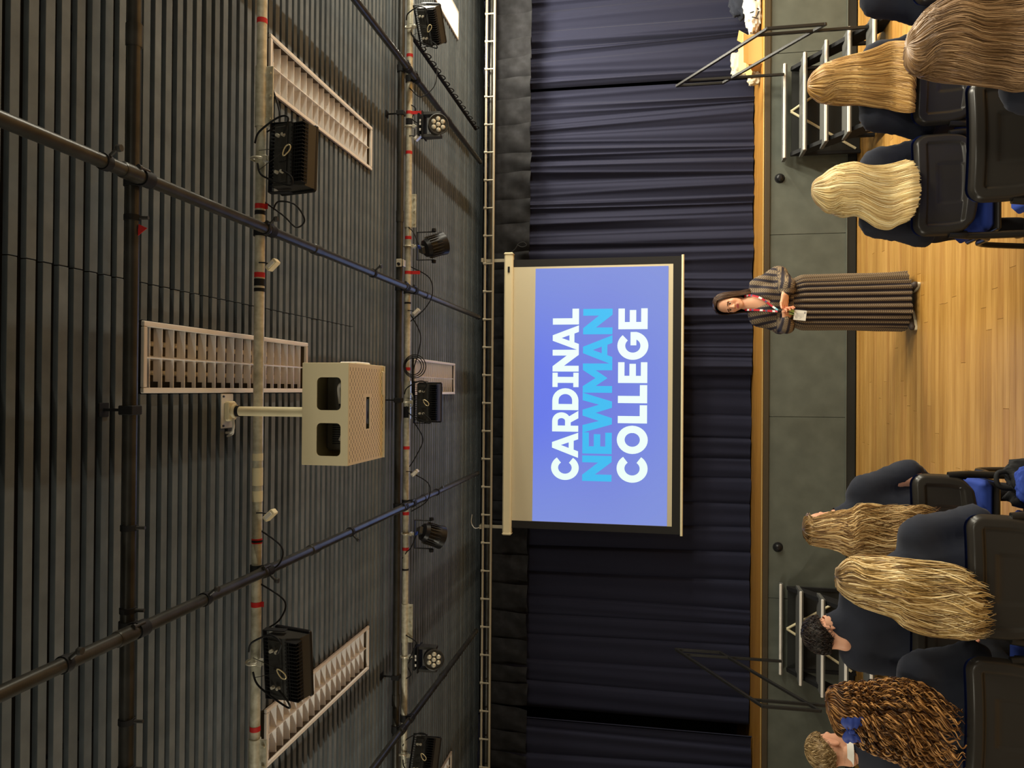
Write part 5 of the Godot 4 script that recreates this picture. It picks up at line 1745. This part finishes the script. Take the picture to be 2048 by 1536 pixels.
func people() -> void:
	seated_meshes()
	var up := Vector3.UP
	# front row, right of the aisle
	var p := pupil("person in a dark blazer seated in the front row just right of the aisle", Vector3(1.085, 0, -4.32), 1.19, Basis(up, 0.0), false, 0, 0.02)
	var prof := [[1.316, 0.032, -0.165, 0.0, 0.0], [1.255, 0.015, -0.165, 0.093, 0.097], [1.201, 0.021, -0.165, 0.126, 0.132], [1.148, 0.014, -0.146, 0.144, 0.135], [1.103, 0.008, -0.096, 0.142, 0.098], [1.056, -0.02, -0.061, 0.146, 0.078], [1.001, -0.045, -0.05, 0.163, 0.072], [0.947, -0.053, -0.035, 0.172, 0.066], [0.910, -0.045, 0.0, 0.165, 0.05], [0.871, -0.04, 0.04, 0.16, 0.045], [0.826, -0.035, 0.05, 0.15, 0.04]]
	part("hair", hair_mesh(prof, 31, {cols = [lin(176, 140, 84), lin(222, 194, 132), lin(244, 228, 180)], roots = lin(140, 116, 84), reach = 0.09, locks = 130, ridge = 0.005, ragged = 0.03, round = 0.2, contrast = 0.45, fl = 1.95, fr = 1.95}), mats.hair, p)
	p = pupil("person in a dark blazer seated before the right stage steps, back turned", Vector3(1.665, 0, -4.32), 1.21, Basis(up, 0.05), false, 0, 0.03)
	prof = [[1.339, 0.029, -0.165, 0.0, 0.0], [1.287, 0.032, -0.165, 0.085, 0.089], [1.229, 0.034, -0.165, 0.109, 0.115], [1.150, 0.032, -0.148, 0.126, 0.121], [1.083, 0.014, -0.076, 0.136, 0.084], [1.004, 0.013, -0.06, 0.159, 0.072], [0.949, 0.016, -0.05, 0.176, 0.066], [0.911, -0.011, -0.002, 0.183, 0.062], [0.873, -0.04, 0.04, 0.178, 0.05], [0.845, -0.087, 0.05, 0.13, 0.018]]
	part("hair", hair_mesh(prof, 32, {cols = [lin(126, 90, 48), lin(184, 142, 80), lin(214, 178, 116)], reach = 0.05, locks = 120, ridge = 0.005, ragged = 0.05, contrast = 0.55}), mats.hair, p)
	pupil("person at the right edge, only a dark blazer shoulder in view", Vector3(2.29, 0, -4.32), 1.21, Basis(up, 0.0))
	part("hair", short_hair(45, [lin(30, 22, 18), lin(58, 44, 34), lin(92, 72, 56)], 700, 2.2), mats.hair, get_child(get_child_count() - 1), Vector3(0, 1.21, -0.165))
	# nearest girl
	p = pupil("nearest seated person, back turned, at the right edge beside an empty chair", Vector3(1.24, 0, -2.86), 1.13, Basis(up, 0.1), false, 0, 0.02, 0.89)
	prof = [[1.261, 0.018, -0.165, 0.0, 0.0], [1.246, 0.01, -0.165, 0.071, 0.074], [1.209, 0.025, -0.165, 0.108, 0.113], [1.174, 0.031, -0.164, 0.128, 0.134], [1.144, 0.028, -0.144, 0.142, 0.132], [1.118, 0.017, -0.113, 0.151, 0.117], [1.065, -0.009, -0.062, 0.156, 0.08], [0.996, -0.016, -0.05, 0.166, 0.07], [0.940, -0.03, -0.02, 0.18, 0.06], [0.85, -0.03, 0.045, 0.18, 0.045], [0.74, -0.03, 0.05, 0.15, 0.03]]
	part("hair", hair_mesh(prof, 33, {cols = [lin(88, 62, 38), lin(126, 95, 62), lin(168, 134, 96)], roots = lin(150, 122, 92), reach = 0.16, locks = 190, ridge = 0.006, wave = 0.04, waves = 1.6, lift = 0.003, contrast = 0.6}), mats.hair, p)
	# front row, left of the aisle
	p = pupil("person in a dark blazer seated in the front row just left of the aisle", Vector3(-0.69, 0, -4.32), 1.225, Basis(up, -0.25), false, 1, -0.05, 1.05)
	prof = [[1.352, -0.069, -0.165, 0.0, 0.0], [1.325, -0.061, -0.165, 0.076, 0.08], [1.294, -0.057, -0.165, 0.092, 0.097], [1.237, -0.05, -0.165, 0.108, 0.115], [1.177, -0.045, -0.16, 0.124, 0.128], [1.127, -0.047, -0.124, 0.142, 0.118], [1.081, -0.023, -0.074, 0.152, 0.085], [0.97, -0.027, -0.05, 0.151, 0.072], [0.888, -0.012, 0.03, 0.148, 0.05], [0.815, 0.0, 0.055, 0.145, 0.045], [0.74, 0.005, 0.055, 0.13, 0.04]]
	part("hair", hair_mesh(prof, 34, {cols = [lin(112, 80, 44), lin(180, 140, 84), lin(232, 202, 146)], roots = lin(50, 40, 32), reach = 0.2, locks = 140, ridge = 0.008, wave = 0.13, waves = 4.0, ragged = 0.1, round = 0.17, mid = 0.45, contrast = 0.9, width = 1.5, fr = 0.92, face_s = 0.05, lift = 0.004, tails = 0.03}), mats.hair, p)
	p = pupil("person in glasses and dark blazer seated on the left, head bent and turned", Vector3(-1.27, 0, -4.32), 1.222, Basis.IDENTITY, false, 0, -0.05, 1.085)
	var hb := Basis(up, -0.5) * Basis(Vector3.RIGHT, -0.3)
	_reset_head(p, hb, Vector3(-0.06, 1.215, -0.165))
	var h := part("hair", short_hair(41, [lin(22, 17, 15), lin(40, 32, 28), lin(74, 62, 54)], 1000, 2.3), mats.hair, p, Vector3(-0.06, 1.215, -0.165))
	h.basis = hb
	var b := MB.new()
	for s in [-1.0, 1.0]:
		b.tube([Vector3(s * 0.066, 0.004, -0.1), Vector3(s * 0.08, 0.004, -0.02), Vector3(s * 0.084, -0.008, 0.028)], 0.0025, 6)
		var ps := []
		for i in 17: ps.append(Vector3(s * 0.034 + cos(TAU * i / 16) * 0.028, -0.002 + sin(TAU * i / 16) * 0.02, -0.106))
		b.tube(ps, 0.0025, 6, false)
	b.tube([Vector3(-0.008, 0.002, -0.108), Vector3(0.008, 0.002, -0.108)], 0.0022, 6)
	h = part("glasses", b, mats.black_gloss, p, Vector3(-0.06, 1.215, -0.165))
	h.basis = hb
	p = pupil("person with a white shirt collar at the left end of the front row", Vector3(-1.93, 0, -4.32), 1.2, Basis.IDENTITY, true, 0, -0.04, 0.985)
	hb = Basis(up, -0.4) * Basis(Vector3.RIGHT, -0.12)
	_reset_head(p, hb, Vector3(-0.035, 1.195, -0.165))
	h = part("hair", short_hair(43, [lin(98, 76, 46), lin(150, 122, 80), lin(196, 170, 126)], 1000, 2.1), mats.hair, p, Vector3(-0.035, 1.195, -0.165))
	h.basis = hb
	# second row, left
	p = pupil("person in a dark blazer in the second row, just left of the aisle", Vector3(-0.8, 0, -3.6), 1.21, Basis(up, 0.1), false, 0, -0.05)
	prof = [[1.334, -0.049, -0.165, 0.0, 0.0], [1.321, -0.057, -0.165, 0.049, 0.052], [1.282, -0.055, -0.165, 0.086, 0.09], [1.233, -0.062, -0.165, 0.107, 0.113], [1.184, -0.068, -0.165, 0.115, 0.121], [1.141, -0.068, -0.14, 0.121, 0.112], [1.105, -0.068, -0.097, 0.125, 0.095], [1.069, -0.083, -0.065, 0.142, 0.08], [0.976, -0.098, -0.05, 0.153, 0.072], [0.909, -0.09, 0.01, 0.148, 0.055], [0.86, -0.092, 0.05, 0.138, 0.045], [0.815, -0.095, 0.055, 0.125, 0.04], [0.77, -0.1, 0.055, 0.11, 0.03]]
	part("hair", hair_mesh(prof, 36, {cols = [lin(118, 88, 50), lin(200, 164, 100), lin(246, 222, 170)], roots = lin(96, 80, 70), reach = 0.2, locks = 170, ridge = 0.009, wave = 0.16, waves = 2.2, ragged = 0.1, round = 0.16, mid = -0.15, contrast = 1.0, width = 1.6, lift = 0.006, tails = 0.03}), mats.hair, p)
	p = pupil("person wearing a blue hair bow in the second row at the left edge", Vector3(-1.41, 0, -3.6), 1.24, Basis(up, -0.5), false, 0, -0.02)
	prof = [[1.373, -0.009, -0.165, 0.0, 0.0], [1.362, -0.022, -0.165, 0.055, 0.058], [1.33, -0.044, -0.165, 0.097, 0.102], [1.28, -0.041, -0.165, 0.112, 0.118], [1.23, -0.055, -0.165, 0.124, 0.131], [1.181, -0.057, -0.155, 0.138, 0.135], [1.103, -0.04, -0.095, 0.163, 0.105], [1.04, -0.045, -0.05, 0.178, 0.08], [0.96, -0.056, -0.03, 0.165, 0.065], [0.9, -0.063, 0.03, 0.13, 0.05]]
	part("hair", hair_mesh(prof, 37, {cols = [lin(36, 21, 10), lin(100, 64, 33), lin(205, 152, 92)], roots = lin(84, 58, 38), reach = 0.1, locks = 105, ridge = 0.008, curl = 0.0125, turns = 66.0, tails = 0.1, length = 0.55, width = 1.7, lift = 0.01, ragged = 0.1, wave = 0.03, contrast = 0.9}), mats.hair, p)
	b = MB.new()
	for s in [-1.0, 1.0]:
		b.grid(13, 9, func(i: int, j: int) -> Vector3:
			var u := i / 12.0
			var v := j / 8.0 - 0.5
			var wd := 0.014 + 0.034 * pow(sin(PI * minf(u * 0.62 + 0.06, 1.0)), 1.2)
			return Vector3(s * u * 0.07, v * 2.0 * wd - 0.012 * u, 0.016 * sin(PI * u) * (1.0 - 4.0 * v * v) + 0.006 * sin(v * 20.0)), s < 0.0)
		b.grid(9, 5, func(i: int, j: int) -> Vector3:
			var u := i / 8.0
			return Vector3(s * (0.006 + 0.03 * u) + (j / 4.0 - 0.5) * (0.016 + 0.016 * u), -0.015 - 0.13 * u, 0.006 * sin(u * 6.0 + j)), s < 0.0)
	b.box(Vector3(0, 0, 0.008), Vector3(0.026, 0.034, 0.022), 0.009)
	h = part("hair_bow", b, mat("bow_blue", rgb(44, 64, 140), 0.6), p, Vector3(-0.085, 1.292, -0.035))
	h.basis = Basis(up, -0.35) * Basis(Vector3.BACK, 0.15)
	school_bag()
	speaker()

func _body(b: MB, hb: Basis, at: Vector3, tall: float) -> void:
	b.add(seated.limbs, Transform3D(Basis.from_scale(Vector3(1, tall, 1)), Vector3.ZERO))
	b.add(seated.head, Transform3D(hb, at))
	b.col = lin(214, 160, 130)
	var top := at + hb * Vector3(0, -0.045, 0.025)
	var low := Vector3(at.x * 0.4, 1.0 * tall, -0.155)
	b.tube([low, low.lerp(top, 0.3), low.lerp(top, 0.65), top], [0.06, 0.051, 0.049, 0.05], 18)

func _reset_head(p: Node3D, hb: Basis, at: Vector3) -> void:
	var b := MB.new()
	_body(b, hb, at, (p.get_node("blazer") as Node3D).scale.y)
	(p.get_node("body") as MeshInstance3D).mesh = b.done()

func school_bag() -> void:
	var t := thing("school_bag", "black school bag with a blue panel on the floor by the aisle on the left", "bag", Vector3(-0.42, 0, -4.0), 0.2)
	part("body", crumple(Vector3(0.14, 0.26, 0.1), 21, 0.12), mats.black, t, Vector3(0, 0.26, 0))
	part("blue_panel", crumple(Vector3(0.1, 0.12, 0.03), 22, 0.1), mats.blue_cloth, t, Vector3(-0.02, 0.4, 0.09))
	var b := MB.new()
	b.tube(tube_path([Vector3(-0.03, 0.5, 0.02), Vector3(-0.02, 0.565, 0.02), Vector3(0.04, 0.565, 0.02), Vector3(0.05, 0.5, 0.02)], 6), 0.012, 8)
	part("handle", b, mats.black, t)

# ---------------------------------------------------------------- the woman who speaks
func dress_tex() -> ImageTexture:
	var im := Image.create(64, 64, false, Image.FORMAT_RGB8)
	for y in 64:
		for x in 64:
			var u := x / 64.0
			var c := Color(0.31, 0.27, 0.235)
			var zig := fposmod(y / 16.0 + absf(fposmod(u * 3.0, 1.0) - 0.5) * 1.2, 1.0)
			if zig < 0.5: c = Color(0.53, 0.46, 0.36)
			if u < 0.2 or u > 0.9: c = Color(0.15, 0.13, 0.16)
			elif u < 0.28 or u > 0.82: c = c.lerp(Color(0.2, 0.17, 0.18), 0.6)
			im.set_pixel(x, y, c)
	return ImageTexture.create_from_image(im)

func speaker() -> void:
	var t := thing("person", "person standing before the stage in a long brown striped dress and red lanyard", "person", Vector3(0.78, 0, -7.1))
	var skin := lin(222, 166, 132)
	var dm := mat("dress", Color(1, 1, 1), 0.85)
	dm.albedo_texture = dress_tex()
	# body: head and neck, chest, arms and legs in one surface
	var n := Net.new(Vector3(-0.34, 0.02, -0.2), Vector3(0.36, 1.46, 0.3), 0.014)
	n.cap(Vector3(0, 0.95, 0), Vector3(0, 1.22, 0.01), 0.1, 0.1, 45.0, Vector3(0.75, 1, 1))
	n.cap(Vector3(-0.12, 1.265, 0), Vector3(0.13, 1.265, 0), 0.045, 0.045, 45.0)
	n.cap(Vector3(0, 1.2, 0.03), Vector3(0, 1.3, 0.02), 0.085, 0.07, 50.0)
	n.cap(Vector3(0, 1.28, 0.0), Vector3(-0.002, 1.42, 0.015), 0.058, 0.044, 60.0)
	n.cap(Vector3(-0.14, 1.265, 0), Vector3(-0.2, 1.07, 0.02), 0.044, 0.036, 60.0)
	n.cap(Vector3(-0.21, 1.07, 0.02), Vector3(-0.185, 1.06, 0.2), 0.036, 0.026, 60.0)
	n.cap(Vector3(0.16, 1.265, 0), Vector3(0.245, 1.08, 0.02), 0.044, 0.036, 60.0)
	n.cap(Vector3(0.25, 1.08, 0.02), Vector3(0.05, 1.065, 0.2), 0.036, 0.026, 60.0)
	n.cap(Vector3(-0.08, 0.92, 0), Vector3(-0.09, 0.5, 0.0), 0.085, 0.055, 60.0)
	n.cap(Vector3(-0.09, 0.5, 0.0), Vector3(-0.1, 0.09, -0.02), 0.055, 0.036, 60.0)
	n.cap(Vector3(0.08, 0.92, 0), Vector3(0.09, 0.5, 0.0), 0.085, 0.055, 60.0)
	n.cap(Vector3(0.09, 0.5, 0.0), Vector3(0.11, 0.09, -0.01), 0.055, 0.036, 60.0)
	var b := MB.new()
	b.col = skin
	n.mesh(b, Transform3D.IDENTITY)
	var hb := Basis(Vector3.UP, -0.42) * Basis(Vector3.BACK, 0.13) * Basis(Vector3.UP, PI)
	var hp := Vector3(-0.002, 1.512, 0.01)
	var head := head_net(skin, lin(178, 84, 80), lin(70, 46, 34), 0.003, true)
	b.add(head, Transform3D(hb, hp))
	# her left hand comes across from the right, the other meets it
	var lh := hand_mb(skin, 0.16, 0.6, 1.0)
	b.add(lh, Transform3D(Basis(Vector3.UP, 1.65) * Basis(Vector3.BACK, -0.9) * Basis(Vector3.UP, 0.12), Vector3(0.05, 1.072, 0.205)))
	var rh := hand_mb(skin, 0.75, 0.5, 0.3)
	b.add(rh, Transform3D(Basis(Vector3.UP, -1.7) * Basis(Vector3.BACK, 0.9) * Basis.from_scale(Vector3(-1, 1, 1)), Vector3(-0.175, 1.062, 0.2)))
	part("body", b, mats.skin, t)
	# eyes
	for s in [-1.0, 1.0]:
		var e := MB.new()
		e.lathe([[0.0, 0.0103], [0.004, 0.0096], [0.0073, 0.0073], [0.0096, 0.004], [0.0103, 0.0]], Transform3D(Basis(Vector3.RIGHT, -PI / 2), Vector3(s * 0.03, -0.001, -0.0745)), 14)
		for i in e.v.size(): e.c[i] = lin(186, 168, 156)
		e.col = lin(52, 34, 24)
		e.lathe([[0.0, 0.0112], [0.004, 0.0106], [0.0066, 0.0088]], Transform3D(Basis(Vector3.RIGHT, -PI / 2), Vector3(s * 0.03, -0.001, -0.0745)), 14)
		var o := part("eye", e, mats.skin, t, hp)
		o.basis = hb
	# bodice with full sleeves
	n = Net.new(Vector3(-0.36, 0.94, -0.16), Vector3(0.38, 1.42, 0.28), 0.0085)
	n.cap(Vector3(0, 0.98, 0), Vector3(0, 1.2, 0.01), 0.118, 0.122, 45.0, Vector3(0.72, 1, 1))
	n.cap(Vector3(0.0, 1.315, 0), Vector3(-0.13, 1.268, 0), 0.058, 0.058, 45.0)
	n.cap(Vector3(0.0, 1.315, 0), Vector3(0.15, 1.268, 0), 0.058, 0.06, 45.0)
	n.cap(Vector3(0, 1.2, 0.03), Vector3(0, 1.3, 0.02), 0.098, 0.08, 50.0)
	n.ell(Vector3(-0.07, 1.19, 0.085), Vector3(0.065, 0.06, 0.055), 60.0)
	n.ell(Vector3(0.07, 1.19, 0.085), Vector3(0.065, 0.06, 0.055), 60.0)
	n.cap(Vector3(-0.14, 1.265, 0), Vector3(-0.188, 1.1, 0.02), 0.058, 0.064, 60.0)
	n.cap(Vector3(-0.2, 1.08, 0.03), Vector3(-0.215, 1.045, 0.15), 0.07, 0.058, 60.0)
	n.cap(Vector3(-0.215, 1.045, 0.15), Vector3(-0.185, 1.062, 0.195), 0.052, 0.034, 70.0)
	n.cap(Vector3(-0.228, 1.052, 0.185), Vector3(-0.17, 1.062, 0.203), 0.044, 0.037, 80.0)
	n.cap(Vector3(0.165, 1.265, 0), Vector3(0.24, 1.12, 0.02), 0.06, 0.068, 60.0)
	n.cap(Vector3(0.245, 1.09, 0.03), Vector3(0.12, 1.045, 0.16), 0.072, 0.066, 60.0)
	n.cap(Vector3(0.12, 1.045, 0.16), Vector3(0.065, 1.062, 0.195), 0.062, 0.034, 70.0)
	for q in [[Vector3(0.0, 1.37, 0.06), Vector3(0.075, 0.08, 0.11)], [Vector3(0.0, 1.3, 0.12), Vector3(0.05, 0.07, 0.07)], [Vector3(0.0, 1.235, 0.14), Vector3(0.03, 0.065, 0.05)]]: n.ell(q[0], q[1], 110.0, true)
	b = MB.new()
	n.mesh(b, Transform3D.IDENTITY)
	var cr := FastNoiseLite.new()
	cr.seed = 8; cr.frequency = 8.0
	for i in b.v.size():
		var p := b.v[i]
		b.v[i] = p + b.n[i] * 0.008 * cr.get_noise_3d(p.x * 2.0, p.y * 0.8, p.z)
		if p.z > 0.07 and p.y < 1.12 and absf(p.x) > 0.1: b.uv[i] = Vector2(p.y * 17.0 + p.x * 3.0, p.x * 15.0 + p.z * 15.0)
		else: b.uv[i] = Vector2((p.x - (p.y - 1.0) * p.x * 0.9) * 20.0, p.y * 15.0)
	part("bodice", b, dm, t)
	# long skirt, gathered at the waist, a stripe to each pleat
	b = MB.new()
	var rn := FastNoiseLite.new()
	rn.seed = 3; rn.frequency = 1.0
	var ns := 28
	b.grid(ns * 8 + 1, 40, func(i: int, j: int) -> Vector3:
		var a := TAU * i / (ns * 8.0)
		var v := j / 39.0
		var y := lerpf(1.0, 0.055, v)
		var k := smoothstep(0.0, 0.12, v)
		var ra := lerpf(0.2, 0.232, k) + 0.012 * v
		var rb := lerpf(0.135, 0.165, k) + 0.035 * v
		var pl := cos(a * ns + 0.5 * sin(a * 3.0 + v * 2.0)) * (0.006 + 0.007 * k) + 0.022 * rn.get_noise_2d(cos(a) * 2.2, sin(a) * 2.2 + v * 0.6) * v
		return Vector3(0.003 + sin(a) * (ra + pl), y + (0.006 * cos(a * 7.0) if j == 39 else 0.0), cos(a) * (rb + pl) - 0.005), false, true)
	for i in b.uv.size(): b.uv[i] = Vector2(b.uv[i].x * ns + 0.55, b.uv[i].y * 15.0)
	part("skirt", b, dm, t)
	b = MB.new()
	b.grid(61, 5, func(i: int, j: int) -> Vector3:
		var a := TAU * i / 60.0
		var rr_ := 0.004 * sin(PI * j / 4.0) + 0.003 * sin(a * 30.0)
		return Vector3(0.003 + sin(a) * (0.198 + rr_), 1.015 - 0.03 * j / 4.0, cos(a) * (0.136 + rr_) - 0.003), false, true)
	for i in b.uv.size(): b.uv[i] = Vector2(b.uv[i].x * 22.0, 0.3)
	part("waistband", b, dm, t)
	# shoes
	for q in [[Vector3(-0.12, 0, 0.05), -1.0], [Vector3(0.1, 0, 0.06), 0.15]]:
		var nn := Net.new(Vector3(-0.06, -0.005, -0.12), Vector3(0.06, 0.11, 0.2), 0.007)
		nn.cap(Vector3(0, 0.035, -0.06), Vector3(0, 0.026, 0.13), 0.034, 0.027, 100.0)
		nn.cap(Vector3(0, 0.04, -0.05), Vector3(0, 0.09, -0.05), 0.034, 0.032, 100.0)
		b = MB.new()
		nn.mesh(b, Transform3D(Basis(Vector3.UP, q[1]), q[0] + Vector3(0, 0.008, 0)))
		var sh := part("shoe", b, mat("shoe_brown", rgb(60, 50, 44), 0.6), t)
		b = MB.new()
		var sole := []
		for i in 24:
			var a := TAU * i / 24
			sole.append(Vector2(sin(a) * (0.036 if cos(a) < 0 else 0.034), cos(a) * 0.125 + 0.035))
		b.prism(sole, 0.0, 0.02, Transform3D(Basis(Vector3.UP, q[1]) * Basis(Vector3.RIGHT, PI / 2) , q[0] + Vector3(0, 0.021, 0)))
		part("sole", b, mats.canvas, sh)
	# hair, in the head's own axes
	var prof := [[0.143, 0.0, 0.0, 0.0, 0.0], [0.132, 0.0, 0.005, 0.055, 0.065], [0.1, 0.0, 0.012, 0.083, 0.096], [0.06, 0.0, 0.016, 0.095, 0.108], [0.01, 0.0, 0.02, 0.098, 0.108], [-0.05, 0.002, 0.024, 0.098, 0.098], [-0.11, 0.004, 0.028, 0.098, 0.09], [-0.17, 0.006, 0.032, 0.105, 0.09], [-0.22, 0.008, 0.036, 0.1, 0.08]]
	var hr := part("hair", hair_mesh(prof, 51, {cols = [lin(34, 23, 18), lin(64, 45, 33), lin(112, 82, 58)], roots = lin(40, 30, 26), reach = 0.2, locks = 120, ridge = 0.004, face_s = 0.14, fl = 2.28, fr = 2.28, width = 0.7, ragged = 0.12, contrast = 0.5}), mats.hair, t, hp)
	hr.basis = hb
	# lanyard: two printed ribbons that meet, a clip, cards
	b = MB.new()
	var red := lin(190, 26, 44)
	var runs := [[Vector3(0.06, 1.385, 0.03), Vector3(0.062, 1.34, 0.085), Vector3(0.03, 1.26, 0.135), Vector3(-0.035, 1.18, 0.158), Vector3(-0.085, 1.12, 0.185)], [Vector3(-0.06, 1.38, 0.03), Vector3(-0.066, 1.33, 0.085), Vector3(-0.075, 1.25, 0.13), Vector3(-0.085, 1.18, 0.155), Vector3(-0.09, 1.12, 0.185)]]
	for ru in runs:
		var ps := tube_path(ru, 10)
		for i in ps.size() - 1:
			var c := red
			if i % 14 in [4, 5, 6]: c = lin(236, 226, 224)
			elif i % 14 in [10, 11]: c = lin(92, 84, 120)
			if i > 34: c = lin(120, 180, 196) if ru == runs[0] else lin(230, 90, 100)
			b.col = c
			var d: Vector3 = (ps[i + 1] - ps[i])
			b.box((ps[i] + ps[i + 1]) / 2 + Vector3(0, 0, 0.004), Vector3(0.016, d.length() + 0.002, 0.002), 0.0, Basis(d.cross(Vector3.BACK).normalized(), d.normalized(), Vector3.BACK - d.normalized() * d.normalized().z).orthonormalized())
	part("lanyard", b, mats.skin, t)
	b = MB.new()
	b.tube([Vector3(-0.088, 1.125, 0.188), Vector3(-0.09, 1.095, 0.2)], 0.012, 10)
	b.tube(tube_path([Vector3(-0.09, 1.1, 0.2), Vector3(-0.1, 1.05, 0.235), Vector3(-0.115, 1.0, 0.225)], 5), 0.004, 6)
	part("lanyard_clip", b, mats.black, t)
	b = MB.new()
	b.box(Vector3(-0.1, 1.02, 0.212), Vector3(0.045, 0.06, 0.004), 0.001, Basis(Vector3.BACK, -0.15))
	part("green_card", b, mat("card_green", rgb(170, 196, 110), 0.6), t)
	b = MB.new()
	var cb := Basis(Vector3.BACK, -0.12) * Basis(Vector3.RIGHT, -0.1)
	var cc := Vector3(-0.13, 0.95, 0.222)
	b.box(cc, Vector3(0.086, 0.1, 0.004), 0.001, cb)
	var cd := part("badge_card", b, mats.white, t)
	b = MB.new()
	for k in 6: b.box(cc + cb * Vector3(-0.006 + 0.004 * (k % 3), 0.03 - 0.011 * k, 0.0025), Vector3(0.05 - 0.008 * (k % 3), 0.003, 0.0008), 0.0, cb)
	b.box(cc + cb * Vector3(0.024, -0.036, 0.0025), Vector3(0.018, 0.012, 0.0008), 0.0, cb)
	part("print", b, mat("print_grey", rgb(150, 150, 150), 0.8), cd)
